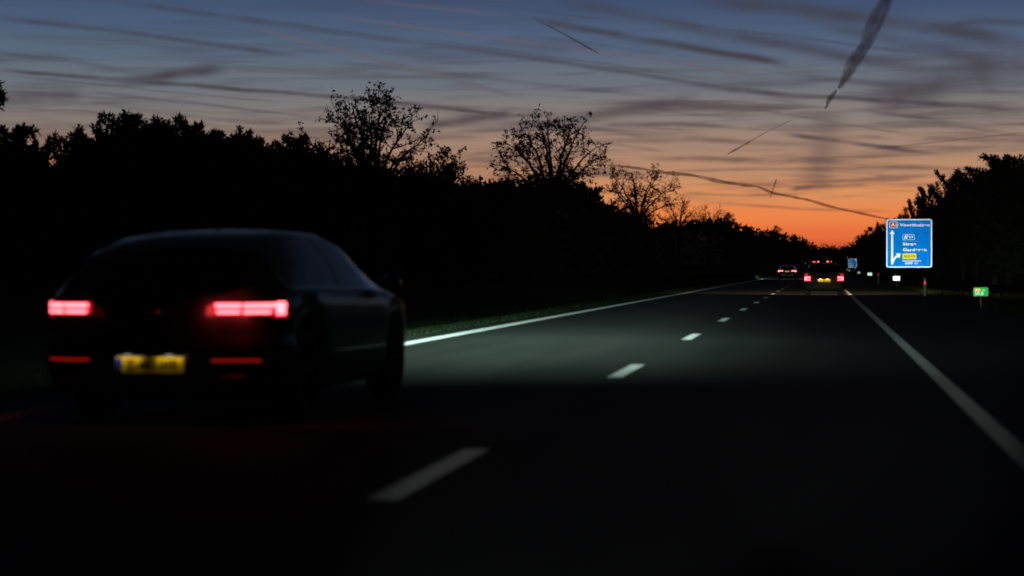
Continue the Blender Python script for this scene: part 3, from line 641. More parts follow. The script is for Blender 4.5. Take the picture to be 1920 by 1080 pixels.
SEDAN = dict(L=4.86, top=[(0, .98), (.08, 1.04), (.2, 1.12), (.4, 1.265), (.6, 1.345), (.9, 1.405), (1.3, 1.445), (1.8, 1.468), (2.3, 1.468), (2.85, 1.42), (3.3, 1.25), (3.62, 1.06), (3.8, 1.0), (4.4, .91), (4.75, .79), (4.86, .64)],
             belt=[(0, .93), (.3, .965), (1, .98), (2, .965), (3.3, .935), (3.7, .915), (4.4, .84), (4.75, .72), (4.86, .6)],
             wb=[(0, .58), (.05, .72), (.13, .81), (.28, .88), (.6, .918), (1.5, .93), (3.2, .93), (3.9, .915), (4.4, .86), (4.7, .74), (4.86, .5)],
             wt=[(0, .58), (.1, .72), (.3, .70), (.6, .66), (1.5, .635), (2.7, .61), (3.3, .65), (3.65, .74), (3.9, .76), (4.4, .7), (4.7, .58), (4.86, .4)],
             zb=[(0, .30), (.15, .22), (.5, .16), (4.3, .16), (4.86, .22)], wheels=(.98, 3.83), wr=.345, rw=(.16, .62), fw=(2.85, 3.6), sw=(.52, 3.38), pillars=((2.0, 2.1),), track=.80)
HATCH = dict(L=3.95, top=[(0, .93), (.05, 1.0), (.12, 1.05), (.3, 1.25), (.44, 1.41), (.6, 1.45), (1.4, 1.48), (2.1, 1.45), (2.5, 1.3), (2.95, 1.03), (3.1, .98), (3.6, .88), (3.85, .75), (3.95, .6)],
             belt=[(0, .88), (.1, .93), (1, .93), (2.5, .9), (3.0, .88), (3.6, .8), (3.85, .7), (3.95, .58)],
             wb=[(0, .66), (.04, .74), (.14, .785), (.5, .805), (2.6, .805), (3.2, .79), (3.6, .74), (3.85, .62), (3.95, .45)],
             wt=[(0, .62), (.1, .66), (.3, .63), (.5, .585), (1.5, .58), (2.1, .57), (2.6, .6), (3.0, .66), (3.6, .6), (3.95, .4)],
             zb=[(0, .3), (.1, .24), (.4, .2), (3.5, .2), (3.95, .25)], wheels=(.72, 3.2), wr=.305, rw=(.13, .45), fw=(2.1, 2.95), sw=(.42, 2.72), pillars=((.9, 1.0), (1.7, 1.78)), track=.69)
FB = [0, 0, .05, .3, .62, .93, 1.0]; FW = [0, .72, .94, .99, 1.0, .995, .965]
def body_ring(c, y):
    zb, wb, wt, zt, zk = (crv(c[k], y) for k in ("zb", "wb", "wt", "top", "belt"))
    zt = max(zt, zk + .02)
    for w in c["wheels"]:
        d = abs(y - w); Rr = c["wr"] + .055
        if d < Rr: zb = max(zb, c["wr"] + math.sqrt(Rr * Rr - d * d) * .98)
    ring = [(wb * FW[i], zb + (zk - zb) * FB[i]) for i in range(7)]
    gh = zt - zk; bx = wb * .935; rail = zt - min(.075, gh * .3); wt = min(wt, bx - .005)
    zb0 = zk + min(.02, gh * .2)
    ring.append((bx, zb0)); t = .5
    ring.append((bx + (wt - bx) * .42, zb0 + (rail - zb0) * .5)); ring.append((wt, rail))
    ring += [(wt * .86, zt - min(.03, gh * .12)), (wt * .5, zt - min(.008, gh * .03)), (0, zt)]
    return ring
def make_car(c, paint, root, glass="glass"):
    ys = set(np.linspace(0, c["L"], 34).tolist()) | {.02, .05, .09, .15, .22, c["L"] - .03, c["L"] - .08, c["L"] - .16}
    for w in c["wheels"]:
        for a in np.linspace(-1, 1, 11): ys.add(w + a * (c["wr"] + .0549))
    for a, b in (c["rw"], c["fw"], c["sw"]) + tuple(c["pillars"]): ys |= {a, b}
    ys = sorted(y for y in ys if 0 <= y <= c["L"]); ys = [y for i, y in enumerate(ys) if i == 0 or y - ys[i - 1] > 1e-4]
    rings = [body_ring(c, y) for y in ys]; n = len(rings[0])
    full = []                                   # right side up to top centre then left side down: closed loop
    for y, r in zip(ys, rings): full.append([(x, y, z) for x, z in r] + [(-x, y, z) for x, z in reversed(r[1:-1])])
    m = len(full[0]); bm = {k: MB() for k in ("body", "rear_window", "windscreen", "side_window_r", "side_window_l")}
    def inside(y0, y1, w): return y0 >= w[0] - 1e-6 and y1 <= w[1] + 1e-6
    for i in range(len(ys) - 1):
        y0, y1 = ys[i], ys[i + 1]
        for q in range(m):
            r = (q + 1) % m; seg = min(q, m - 1 - q)                       # ring segment index 0..11
            key = "body"
            if 9 <= seg <= 11:
                if inside(y0, y1, c["rw"]) and seg >= 9: key = "rear_window"
                elif inside(y0, y1, c["fw"]): key = "windscreen"
            elif 7 <= seg <= 8 and inside(y0, y1, c["sw"]) and not any(inside(y0, y1, p) for p in c["pillars"]):
                if rings[i][9][1] - rings[i][7][1] > .09 or rings[i + 1][9][1] - rings[i + 1][7][1] > .09: key = "side_window_r" if q < m / 2 else "side_window_l"
            bm[key].add([full[i][q], full[i][r], full[i + 1][r], full[i + 1][q]], [(0, 3, 2, 1)])
    bm["body"].add(full[0], [tuple(range(m))]); bm["body"].add(full[-1], [tuple(reversed(range(m)))])
    parts = {}
    for k, b in bm.items():
        o = b.build(k.replace("_r", "").replace("_l", "") if k.startswith("side") else k, M[paint] if k == "body" else M[glass], root, True)
        if k.startswith("side"): o.name = "side_window"
        w = o.modifiers.new("weld", "WELD"); w.merge_threshold = .0006
        if k == "body":
            e = o.modifiers.new("edges", "EDGE_SPLIT"); e.split_angle = R(48)
        parts[k] = o
    ub = MB(); ub.box((-c["track"] + .16, .25, .2), (c["track"] - .16, c["L"] - .35, .42)); ub.build("underbody", M["plastic"], root)
    for w in c["wheels"]:
        for s in (-1, 1):
            wr = c["wr"]; wh = bpy.data.objects.new("wheel", None); C.objects.link(wh); wh.parent = root; wh.location = (s * c["track"], w, wr)
            t = MB(); t.lathe([(wr * .66, -.1), (wr * .93, -.11), (wr, -.085), (wr, .085), (wr * .93, .11), (wr * .66, .1), (wr * .66, -.1)], 32); t.build("tyre", M["rubber"], wh, True)
            ri = MB(); ri.lathe([(wr * .66, -.1), (wr * .62, s * .07), (wr * .58, s * .06), (wr * .5, -s * .02)], 32); ri.lathe([(.07, s * .075), (.06, s * .085), (.001, s * .088)], 16)
            for k in range(5):
                a = 6.283 * k / 5; ri.tube([(s * .07, .05 * math.cos(a), .05 * math.sin(a)), (s * .068, wr * .62 * math.cos(a), wr * .62 * math.sin(a))], [.03, .022], 6)
            ri.build("rim", M["alloy"], wh, True)
    # window line trim
    for s in (-1, 1):
        tb = MB(); a, b = c["sw"]; lo = []; hi = []
        for y in np.linspace(a, b, 22):
            r = body_ring(c, y); lo.append((s * (r[7][0] + .008), y, r[7][1])); hi.append((s * (r[9][0] + .008), y, r[9][1]))
        tb.tube(lo, .009, 5); tb.tube([lo[0], hi[0]], .011, 5); tb.build("window_trim", M["chrome"] if paint == "black" else M["plastic"], root, True)
        mb = MB(); ym = c["sw"][1] - .12; xr = crv(c["wb"], ym) * .95; zm = crv(c["belt"], ym) + .06
        pts = [(s * (xr + .02 + .16 * t), ym - .02 + .05 * math.sin(t * 3), zm + .02) for t in np.linspace(0, 1, 7)]
        mb.tube(pts, [.03, .045, .075, .085, .085, .075, .03], 10); mb.build("door_mirror", M[paint], root, True)
    for s in (-1, 1):
        sb = MB(); yc = c["sw"][0] + (c["sw"][1] - c["sw"][0]) * .52; sb.box((s * .36 - .24, yc - .1, .45), (s * .36 + .24, yc + .05, 1.05), .05); so = sb.build("front_seat", M["seat"], root)
        hb = MB(); hb.box((s * .36 - .13, yc - .09, 1.09), (s * .36 + .13, yc + .02, 1.26), .04); hb.build("headrest", M["seat"], so)
    # rear bench and its headrests
    sb = MB(); yb = c["rw"][1] + .08; sb.box((-.6, yb, .4), (.6, yb + .14, .95), .05); rb = sb.build("rear_seat", M["seat"], root)
    for x in (-.36, .36):
        hb = MB(); hb.box((x - .12, yb, .99), (x + .12, yb + .09, 1.1), .035); hb.build("headrest", M["seat"], rb)
    return parts
def plan(c):
    pts = [(0, 0)] + [(w, y) for y, w in ((y, crv(c["wb"], y)) for y in [0, .01, .025, .045, .07, .1, .14, .2, .3, .45, .6, .8])]
    cum = [0]
    for a, b in zip(pts, pts[1:]): cum.append(cum[-1] + math.hypot(b[0] - a[0], b[1] - a[1]))
    return np.array(pts), np.array(cum)
def skin(mb, c, u0, u1, z0, z1, out=.014, inn=-.02, n=14, side=1, bulge=0.0):
    """a closed strip that follows the car's rear corner from arc length u0 to u1; z0/z1 numbers or functions of u"""
    pts, cum = plan(c); us = np.linspace(u0, u1, n); vs = []; fs = []
    for u in us:
        s = -1 if u < 0 else 1; a = abs(u); x = np.interp(a, cum, pts[:, 0]) * s; y = np.interp(a, cum, pts[:, 1])
        e = .02; xa = np.interp(max(0, a - e), cum, pts[:, 0]); ya = np.interp(max(0, a - e), cum, pts[:, 1]); xb = np.interp(a + e, cum, pts[:, 0]); yb = np.interp(a + e, cum, pts[:, 1])
        t = Vector((xb - xa, yb - ya)).normalized(); nx, ny = t.y * s, -t.x
        lo = z0(u) if callable(z0) else z0; hi = z1(u) if callable(z1) else z1
        X = x * side
        prof = ((out, lo), (out, hi), (inn, hi), (inn, lo)) if not bulge else ((out - bulge * 1.4, lo), (out - bulge * .3, lo + (hi - lo) * .22), (out, lo + (hi - lo) * .5), (out - bulge * .35, lo + (hi - lo) * .8), (out - bulge, hi), (inn, hi), (inn, lo))
        for o_, z in prof: vs.append(((x + nx * o_) * side, y + ny * o_, z))
    m = 7 if bulge else 4
    for i in range(n - 1):
        for k in range(m): fs.append((i * m + k, i * m + (k + 1) % m, i * m + m + (k + 1) % m, i * m + m + k))
    fs += [tuple(range(m)), tuple(reversed(range((n - 1) * m, n * m)))]
    mb.add(vs, fs)
def number_plate(root, z, y, text, lamp="plamp", lampdx=.13, watts=.1):
    pl = MB(); pl.prism(rrect(.52, .112, .012, 3, 0, z), y, y - .008); p = pl.build("number_plate", M["plate"], root)
    b = MB(); b.prism([(-.255, z - .05), (-.212, z - .05), (-.212, z + .05), (-.255, z + .05)], y - .009, y - .011); b.build("country_band", M["plateblue"], p)
    text_mesh("lettering", text, .098, M["ink"], p, (.022, y - .011, z), "CENTER", .002, .001, .86)
    h = MB(); h.box((-.3, y - .055, z + .075), (.3, y + .06, z + .105), .012); h.build("plate_hood", M["plastic"], root)
    for s in (-1, 1):
        l = MB(); l.box((s * lampdx - .028, y - .042, z + .068), (s * lampdx + .028, y - .018, z + .078), .004); lo = l.build("plate_lamp", M[lamp], root)
        ad = bpy.data.lights.new("plate_lamp_light", "AREA"); ad.shape = "RECTANGLE"; ad.size = .2; ad.size_y = .03; ad.energy = watts; ad.color = (1, .86, .62) if lamp == "plamp" else (1, .6, .2)
        ao = bpy.data.objects.new("plate_lamp_light", ad); C.objects.link(ao); ao.parent = lo; ao.location = (s * lampdx, y - .034, z + .066); ao.rotation_euler = (R(12), 0, 0)
def headlights(c, root, m):
    for s in (-1, 1):
        h = MB(); L_ = c["L"]; zz = .66
        pts = [(.36, L_ - .07), (.5, L_ - .1), (.62, L_ - .17), (.72, L_ - .27)]
        k = c["track"] / .8; vs = []; fs = []
        for x, y in pts:
            for dz, dy in ((-.06, .02), (.06, -.01), (.06, -.09), (-.06, -.09)): vs.append((s * x * k, y + dy + .03, zz + dz))
        for i in range(3):
            for q in range(4): fs.append((i * 4 + q, i * 4 + (q + 1) % 4, i * 4 + 4 + (q + 1) % 4, i * 4 + 4 + q))
        fs += [(0, 1, 2, 3), (15, 14, 13, 12)]; h.add(vs, fs); h.build("headlight", M[m], root)
# --- the near black fastback, left lane
def place_rear(px, zc, yaw=0):
    p = P(px, VPY, zc); return (p.x, p.y, road_z(p.y)), yaw
loc, _ = place_rear(285, 15.6)
car1 = empty("fastback_car", loc, "near black fastback car overtaking on the left, tail lights glowing red", "car", None, R(-2.2))
make_car(SEDAN, "black", car1, "privacy")
def zt(u): return .905
for s in (-1, 1):
    b = MB(); skin(b, SEDAN, .47, 1.12, lambda u: .812 + (.012 if u < .5 else -.02 * (u > .95)), lambda u: .90, .016, -.02, 18, s); tl = b.build("tail_light", M["lens"], car1)
    cb = MB()
    for u0, u1, za, zb in ((.49, .675, .866, .892), (.50, .665, .822, .843), (.69, 1.09, .866, .892), (.69, .90, .822, .843), (.965, 1.08, .81, .902)):
        skin(cb, SEDAN, u0, u1, za, zb, .022 if zb < .9 or u1 < 1.085 or True else .02, .017, 10, s)
    cb.build("light_bar", M["core"], tl)
    ad = bpy.data.lights.new("tail_lamp_light", "AREA"); ad.shape = "RECTANGLE"; ad.size = .42; ad.size_y = .09; ad.energy = 4.2 if s > 0 else .12; ad.color = (1, .05, .05)
    ao = bpy.data.objects.new("tail_lamp_light", ad); C.objects.link(ao); ao.parent = tl; ao.location = (s * .62, -.06, .86); ao.rotation_euler = (R(80), 0, 0)
b = MB(); skin(b, SEDAN, -1.25, 1.25, lambda u: .28, lambda u: .66, .045, -.02, 40, 1, .03); bumper = b.build("bumper", M["black"], car1)
for s in (-1, 1):
    b = MB(); skin(b, SEDAN, .47, .80, .473, .487, .052, .044, 10, s); b.build("rear_reflector", emit("rear_reflector_glow", (1, .025, .01), .3) if s < 0 else bpy.data.materials["rear_reflector_glow"], car1)  # reflector strip is no lamp; its red glint is put in as emission
    b = MB(); b.box((s * .62 - .09, -.055, .335), (s * .62 + .09, .02, .375), .01); b.build("exhaust_trim", M["plastic"], car1)
b = MB(); skin(b, SEDAN, -.6, .6, .30, .325, .052, .03, 20); b.build("chrome_strip", M["chrome"], car1)
number_plate(car1, .445, -.05, "Z-481-HR", "plamp", .16)
b = MB(); b.lathe([(.052, 0), (.05, -.008), (.042, -.008), (.042, -.004)], 24); bo = b.build("badge", M["chrome"], car1, True); bo.rotation_euler = (0, 0, R(90)); bo.location = (0, -.006, .83)
for q in ([(-.03, .025), (-.012, -.03), (0, .0), (.012, -.03), (.03, .025)],):
    m2 = MB(); m2.tube([(x, -.012, .83 + z) for x, z in q], .005, 5); m2.build("badge_emblem", M["chrome"], bo).matrix_parent_inverse = Matrix.LocRotScale(bo.location, bo.rotation_euler, None).inverted()
b = MB(); b.add([(-.012, 1.5, 1.40), (.012, 1.5, 1.40), (.012, 1.78, 1.43), (-.012, 1.78, 1.43), (-.006, 1.5, 1.475), (.006, 1.5, 1.475), (.004, 1.74, 1.452), (-.004, 1.74, 1.452)], [(0, 1, 5, 4), (1, 2, 6, 5), (2, 3, 7, 6), (3, 0, 4, 7), (4, 5, 6, 7)]); b.build("antenna_fin", M["black"], car1)
headlights(SEDAN, car1, "head")
for s in (-1, 1): headlamp("headlamp_beam", car1, (s * .66, 4.9, .66), (.06, 1, -.05), (.66, 1.0, .87), 135000, 160, .8, .045, 2.9, 2.4, .1, near=8.5)
# --- the olive hatchback ahead
loc, _ = place_rear(1545, 88)
car2 = empty("hatchback_car", loc, "olive hatchback seen from behind in the same lane, its number plate lit", "car", None, 0)
make_car(HATCH, "gold", car2); car2.scale = (1, 1, .93)
for s in (-1, 1):
    b = MB(); skin(b, HATCH, .53, .83, lambda u: .66, lambda u: .90 + .10 * (u > .66), .014, -.03, 12, s); tl = b.build("tail_light", M["lens"], car2)
    cb = MB(); skin(cb, HATCH, .56, .80, .80, .86, .022, .013, 8, s); skin(cb, HATCH, .70, .81, .70, .86, .022, .013, 8, s); skin(cb, HATCH, .56, .72, .70, .735, .022, .013, 8, s); cb.build("light_bar", M["core"], tl)
b = MB(); skin(b, HATCH, -1.05, 1.05, .26, lambda u: .52, .075, -.02, 34, 1, .035); b.build("bumper", M["gold"], car2)
number_plate(car2, .69, -.012, "17-RT-BK", "plampw", .14, .4)
headlights(HATCH, car2, "headw")
for s in (-1, 1): headlamp("headlamp_beam", car2, (s * .56, 4.0, .64), (0, 1, -.03), (1, .70, .40), 11000, 165, .8, .05, 2.0, 7, 1)
# --- dark saloon farther ahead in the left lane
loc, _ = place_rear(1476, 214)
car3 = empty("saloon_car", loc, "dark saloon farther ahead in the left lane with wide red tail lights", "car", None, 0)
make_car(SEDAN, "grey", car3)
for s in (-1, 1):
    b = MB(); skin(b, SEDAN, .40, 1.1, .80, lambda u: .97, .016, -.02, 16, s); tl = b.build("tail_light", M["lensdim"], car3)
    cb = MB(); skin(cb, SEDAN, .42, .9, .85, .93, .024, .015, 8, s); skin(cb, SEDAN, .76, 1.05, .80, .93, .024, .015, 8, s); cb.build("light_bar", M["core"], tl)
    b = MB(); skin(b, SEDAN, .45, .75, .52, .55, .055, .044, 8, s); b.build("rear_reflector", M["refl"], car3)
b = MB(); skin(b, SEDAN, -1.25, 1.25, .28, .64, .045, -.02, 34, 1, .03); b.build("bumper", M["grey"], car3)
number_plate(car3, .80, -.012, "52-KL-PD", "plampw", .13)
headlights(SEDAN, car3, "head")
for s in (-1, 1): headlamp("headlamp_beam", car3, (s * .66, 4.9, .66), (-.12, 1, -.03), (.85, 1, .95), 12000, 160, .9, .05, 2.0, 4, -1)
# --- far traffic
def far_car(px, py_lamp, zc, label, sep=1.35, kind="car"):
    g = P(px, VPY, zc); z0 = road_z(g.y); c = HATCH
    r = empty("far_car" if kind == "car" else "box_truck", (g.x, g.y, z0), label, "car" if kind == "car" else "truck", "far traffic with red tail lights")
    if kind == "car":
        b = MB(); ys = np.linspace(0, c["L"], 26); full = []
        for y in ys:
            q = body_ring(c, y); full.append([(x, y, z) for x, z in q] + [(-x, y, z) for x, z in reversed(q[1:-1])])
        m = len(full[0])
        for i in range(25):
            for k in range(m): b.add([full[i][k], full[i][(k + 1) % m], full[i + 1][(k + 1) % m], full[i + 1][k]], [(0, 3, 2, 1)])
        b.add(full[0], [tuple(range(m))]); b.add(full[-1], [tuple(reversed(range(m)))])
        b.build("body", M["grey"], r, True)
        for w in c["wheels"]:
            for s in (-1, 1):
                t = MB(); t.lathe([(.1, s * -.08), (.3, -.09), (.3, .09), (.1, s * .08)], 14, off=(s * .69, w, .3)); t.build("wheel", M["rubber"], r)
        zl = P(px, py_lamp, zc).z - z0; zl = min(.98, max(.7, zl))
        for s in (-1, 1):
            t = MB(); t.box((s * sep / 2 - .16, -.05, zl - .1), (s * sep / 2 + .16, .03, zl + .1), .02); t.build("tail_light", M["corefar"], r)
    else:
        b = MB(); b.box((-1.25, 0, 1.05), (1.25, 8, 3.7), .05); b.build("cargo_box", M["truck"], r)
        b = MB(); b.box((-1.2, 8.2, .6), (1.2, 10, 3.0), .15); b.build("cab", M["truck"], r)
        b = MB(); b.box((-1.1, .1, .7), (1.1, 9.6, 1.0)); b.build("chassis", M["plastic"], r)
        for w in (1.6, 8.9):
            for s in (-1, 1):
                t = MB(); t.lathe([(.2, -.13), (.48, -.15), (.48, .15), (.2, .13)], 16, off=(s * 1.05, w, .48)); t.build("wheel", M["rubber"], r)
        for s in (-1, 1):
            t = MB(); t.box((s * 1.12 - .14, -.05, .95), (s * 1.12 + .14, .05, 1.2), .02); t.build("tail_light", M["corefar"], r)
far_car(1543, 490, 525, "far truck with two large tail lights above the olive hatchback's roof", kind="truck")
far_car(1519, 491, 1150, "leftmost far car, a tiny pair of red lights over the hatchback's left roof corner")
far_car(1527.5, 491, 900, "far car whose red lights show left of the far truck's left lamp")
far_car(1531, 489, 760, "far car with red lights crowding the far truck's left lamp", 1.4)
far_car(1543.5, 493, 1250, "faintest far car between the far truck's two lamps")
far_car(1556, 489.5, 980, "rightmost far car beside the far truck's right lamp")

# ------------------------------------------------------------------ signs
def posts(root, xs, ztop, zbot, y=.08, r=.06):
    for x in xs:
        b = MB(); b.tube([(x, y, zbot), (x, y, ztop)], r, 10); b.build("post", M["steel"], root, True)
def big_sign(px0, py0, px1, py1, zc):
    k = zc / FPX; w, h = (px1 - px0) * k, (py1 - py0) * k; cx, cy = (px0 + px1) / 2, (py0 + py1) / 2
    ctr = P(cx, cy, zc); g = road_z(ctr.y) - .25
    r = empty("direction_sign", (ctr.x, ctr.y, g), "large blue motorway sign at right reading Voorthuizen, Stroe and Garderen", "road sign", None, YAW * .6)
    z = ctr.z - g; k_ = k
    def sx(x): return (x - cx) * k_
    def sz(y): return z - (y - cy) * k_
    pn = MB(); pn.prism(rrect(w, h, .16, 5, 0, z), .04, 0); panel = pn.build("panel", M["sblue"], r)
    f = MB(); frame_mb(f, w - .03, h - .03, .15, .075, -.008, .0, 0, z); f.build("border", M["swhite"], r)
    sm = MB()
    for yy in (437.5, 454.5): sm.box((-w / 2 + .12, -.003, sz(yy) - .008), (w / 2 - .12, 0, sz(yy) + .008))
    sm.build("panel_seam", mat("sign_seam", (.08, .22, .5), .5), r)
    posts(r, (-w * .3, w * .3), z + h * .4, -.1, .12, .07)
    # crop measurements: photo px = 1620 + u*0.1204, 390 + v*0.1204
    U = lambda u: sx(1620 + u * .1204); V = lambda v: sz(390 + v * .1204)
    sh = MB(); sh.prism(rrect(U(522) - U(403), V(218) - V(306), .06, 4, (U(403) + U(522)) / 2, (V(218) + V(306)) / 2), -.003, -.012); shield = sh.build("route_shield", M["sred"], r)
    e = MB(); frame_mb(e, U(526) - U(399), V(214) - V(310), .07, .03, -.016, -.012, (U(403) + U(522)) / 2, (V(218) + V(306)) / 2); e.build("shield_border", M["swhite"], shield)
    def txt(s, uc, vc, size, m="swhite", par=r, wd=None, bold=.009, align="LEFT"):
        o = text_mesh("lettering", s, size, M[m], par, (U(uc), -.02, V(vc)), align, bold, .004)
        if wd:
            xs = [v.co.x for v in o.data.vertices]; cur = max(xs) - min(xs); tgt = U(uc + wd) - U(uc); o.scale = (tgt / cur, 1, 1); o.location.x = U(uc) - min(xs) * tgt / cur
        return o
    txt("A1", 424, 262, .30, "swhite", shield, 84, .008)
    txt("Voorthuizen", 556, 266, .285, wd=460)
    txt("Stroe", 606, 562, .285, wd=210); txt("Garderen", 606, 652, .285, wd=366)
    e = MB(); frame_mb(e, U(788) - U(603), V(410) - V(498), .07, .022, -.012, -.002, (U(603) + U(788)) / 2, (V(410) + V(498)) / 2); badge = e.build("junction_badge", M["swhite"], r)
    txt("17", 708, 455, .22, "swhite", badge, 62)
    ic = MB(); ic.prism([(U(624), V(478)), (U(634), V(440)), (U(643), V(424)), (U(657), V(424)), (U(664), V(440)), (U(676), V(478)), (U(656), V(478)), (U(652), V(462)), (U(646), V(462)), (U(642), V(478))], -.004, -.012)
    ic.prism([(U(676), V(450)), (U(672), V(426)), (U(696), V(426)), (U(686), V(440)), (U(682), V(452))], -.004, -.012); ic.build("junction_symbol", M["swhite"], badge)
    yp = MB(); yp.prism(rrect(U(815) - U(604), V(708) - V(796), .03, 3, (U(604) + U(815)) / 2, (V(708) + V(796)) / 2), -.002, -.012); yl = yp.build("road_number_panel", M["syel"], r)
    txt("N310", 628, 753, .24, "ink", yl, 164, .004)
    ln = MB(); ln.box((U(600), -.012, V(830)), (U(886), -.002, V(819))); ln.build("distance_line", M["swhite"], r)
    txt("600 m", 640, 860, .235, wd=200, bold=.006)
    a = MB(); a.prism([(U(424), V(880)), (U(456), V(880)), (U(456), V(405)), (U(482), V(405)), (U(441), V(340)), (U(399), V(405)), (U(424), V(405))], -.004, -.014); a.build("straight_arrow", M["swhite"], r)
    t = MB(); arc = []
    inner = []; outer = []
    for q in np.linspace(0, 1, 9):
        cx_ = 446 + 84 * q ** 1.0 + 0; cy_ = 850 - 105 * (1 - (1 - q) ** 2.2); 
        outer.append((446 - 6 + 78 * q, 836 - 100 * (1 - (1 - q) ** 2.0))); inner.append((456 + 78 * q, 866 - 100 * (1 - (1 - q) ** 2.0) ))
    poly = [(U(u), V(v)) for u, v in outer] + [(U(498), V(710)), (U(573), V(706)), (U(552), V(780))] + [(U(u), V(v)) for u, v in reversed(inner)]
    t.prism(poly, -.003, -.011); t.build("exit_arrow", M["swhite"], r)
    return r
big_sign(1662, 410.5, 1747.5, 502, 150)
# second, smaller blue sign farther on
def far_sign():
    zc = 430; k = zc / FPX; ctr = P(1598.5, 493.5, zc); g = road_z(ctr.y) - .25; w, h = 15.5 * k, 17 * k; z = ctr.z - g
    r = empty("direction_sign", (ctr.x, ctr.y, g), "small far blue sign with white border and yellow patch, left of the large one", "road sign")
    b = MB(); b.prism(rrect(w, h, .08, 4, 0, z), .04, 0); b.build("panel", M["sbluefar"], r)
    f = MB(); frame_mb(f, w, h, .08, .09, -.01, 0, 0, z); f.build("border", M["swhitefar"], r)
    b = MB(); b.prism(rrect(.55, .2, .02, 2, -.2, z - .56), -.002, -.012); b.build("road_number_panel", M["syelfar"], r)
    text_mesh("lettering", "A1", .26, M["swhitefar"], r, (-.6, -.012, z + .6), "LEFT", .01, .003)
    text_mesh("lettering", "Stroe", .24, M["swhitefar"], r, (-.6, -.012, z + .06), "LEFT", .01, .003)
    text_mesh("lettering", "Garderen", .24, M["swhitefar"], r, (-.6, -.012, z - .22), "LEFT", .01, .003, .95)
    a = MB(); a.prism([(.3, z + .42), (.38, z + .38), (.58, z + .6), (.62, z + .5), (.68, z + .76), (.42, z + .7), (.5, z + .66)], -.003, -.012); a.build("exit_arrow", M["swhitefar"], r)
    posts(r, (-.45, .45), z + .5, -.1, .09, .05)
far_sign()
def hecto(px, py, w, h, zc, m, label, text=False):
    p = P(px, py, zc); g = road_z(p.y) - .12; z = p.z - g; k = zc / FPX
    r = empty("distance_marker", (p.x, p.y, g), label, "distance marker", "small reflective marker signs on the right verge", 0)
    b = MB(); b.prism(rrect(w * k, h * k, .02, 3, 0, z), .012, 0); b.build("panel", M[m], r)
    b = MB(); b.tube([(0, .03, -.1), (0, .03, z + h * k * .4)], .022, 8); b.build("post", M["steel"], r, True)
    if text:
        W_, H_ = w * k, h * k
        f = MB(); frame_mb(f, W_, H_, .02, .009, -.003, 0, 0, z); f.build("border", mat("marker_border", (.3, .5, .32), .6), r)
        b = MB(); b.prism(rrect(W_ * .40, H_ * .3, .01, 2, -W_ * .22, z + H_ * .2), -.001, -.005); s = b.build("route_shield", M["sorange"], r)
        text_mesh("lettering", "A1", H_ * .34, M["sdigit"], s, (-W_ * .22, -.006, z + H_ * .2), "CENTER", .001, .001)
        text_mesh("lettering", "Re", H_ * .26, M["sdigit"], r, (W_ * .2, -.003, z + H_ * .16), "CENTER", .001, .001)
        text_mesh("lettering", "50.8", H_ * .52, M["sdigit"], r, (-W_ * .42, -.003, z - H_ * .22), "LEFT", .002, .001)
hecto(1839, 547, 27, 16, 60, "sgreen", "green kilometre marker sign with pale digits on the dark verge at far right", True)
hecto(1681, 522, 12.2, 8.2, 127, "soverlit", "bright pale marker sign just below the large blue sign")
hecto(1631, 514, 8.2, 5.4, 198, "soverlit", "pale marker sign left of the large blue sign, second along the verge")
hecto(1610.5, 511, 5.6, 4, 256, "soverlit", "pale marker sign third along the verge, under the small far blue sign")
hecto(1600.5, 507.2, 4, 2.6, 300, "sgreen", "dim greenish marker sign under the small far blue sign's right corner")
hecto(1592.5, 507.4, 3, 2.6, 345, "soverlit", "tiny pale marker sign under the small far blue sign's left corner")
hecto(1588, 503.2, 2.6, 1.6, 400, "syel", "tiny yellowish marker sign left of the small far blue sign's foot")
hecto(1588.5, 506.4, 2.8, 1.6, 370, "soverlit", "tiny pale marker sign below the yellowish one beside the small far sign")
hecto(1602.5, 504.2, 2.2, 1.6, 380, "soverlit", "tiny pale marker sign right below the small far blue sign")
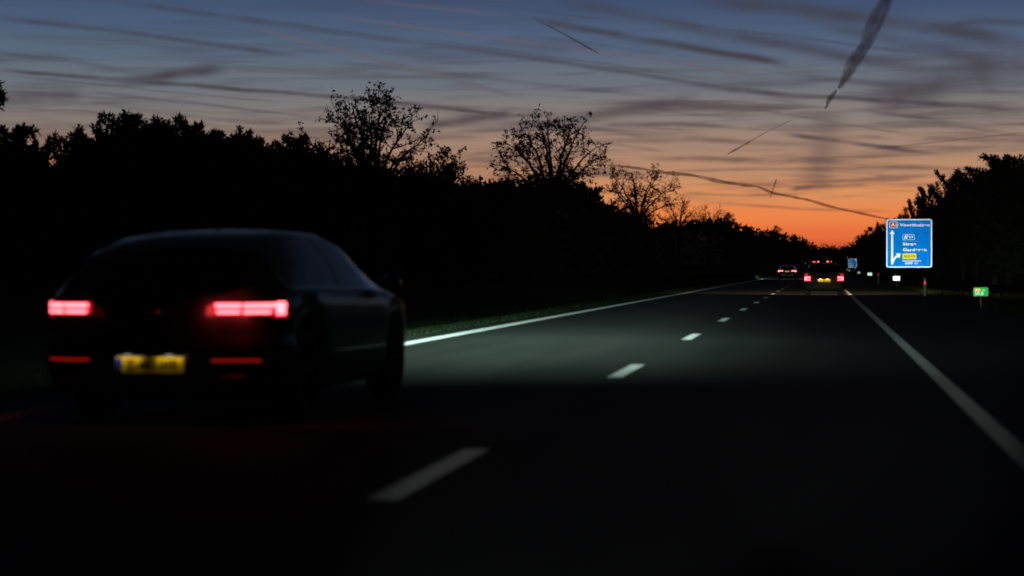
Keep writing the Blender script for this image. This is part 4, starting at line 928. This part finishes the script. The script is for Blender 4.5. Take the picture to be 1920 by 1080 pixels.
def delineator(px, py, h, w, zc, m, label, group):
    p = P(px, py, zc); g = road_z(p.y) - .12; z = p.z - g; k = zc / FPX
    r = empty("delineator_post", (p.x, p.y, g), label, "reflector post", group)
    b = MB(); b.prism([(-.05, -.1), (.05, -.1), (.05, z + h * k * .5 + .1), (-.05, z + h * k * .5 + .16)], .05, 0); b.build("post", M["plastic"], r)
    b = MB(); b.prism(rrect(w * k, h * k, min(w, h) * k * .2, 2, 0, z), -.001, -.015); b.build("reflector", M[m], r)
delineator(1734, 530, 5.5, 2.6, 88, "rred", "reflector post with a red glint right below the large blue sign", "red reflector posts on the right verge")
delineator(1647, 515.5, 4, 1.8, 160, "rred", "reflector post with a faint red glint between two pale marker signs", "red reflector posts on the right verge")
delineator(1589, 483, 2.2, 2.6, 430, "swhite", "tall post with a white glint above the small far blue sign's left corner", "white reflector posts")
delineator(1510.5, 494.3, 1.8, 1.8, 420, "swhite", "white reflector post between the dark saloon and the far traffic", "white reflector posts")
delineator(1517.5, 500, 1.5, 3.5, 300, "swhite", "low white reflector post beside the hatchback's left window pillar", "white reflector posts")

# ------------------------------------------------------------------ headlamps of the car the picture is taken from
for x, spread in ((-1.1, 18.5), (.15, 12)):
    headlamp("own_headlamp_beam", None, (x, 1.6, .66), (.006, 1, -.012), (.95, 1, .96), 41000, spread, .5, .006, 1.5, radius=.08, cut=False)

# ------------------------------------------------------------------ render settings
scene.view_settings.view_transform = "Standard"; scene.view_settings.look = "None"; scene.view_settings.exposure = 0; scene.view_settings.gamma = 1
scene.render.engine = "CYCLES"
cy = scene.cycles
cy.light_sampling_threshold = 0.0; cy.max_bounces = 6; cy.transparent_max_bounces = 24; cy.use_denoising = True; cy.denoiser = "OPENIMAGEDENOISE"; cy.denoising_input_passes = "RGB_ALBEDO_NORMAL"; cy.denoising_prefilter = "ACCURATE"; cy.sample_clamp_indirect = .12
cy.pixel_filter_type = "BLACKMAN_HARRIS"; cy.filter_width = 1.8
cy.caustics_reflective = False; cy.caustics_refractive = False
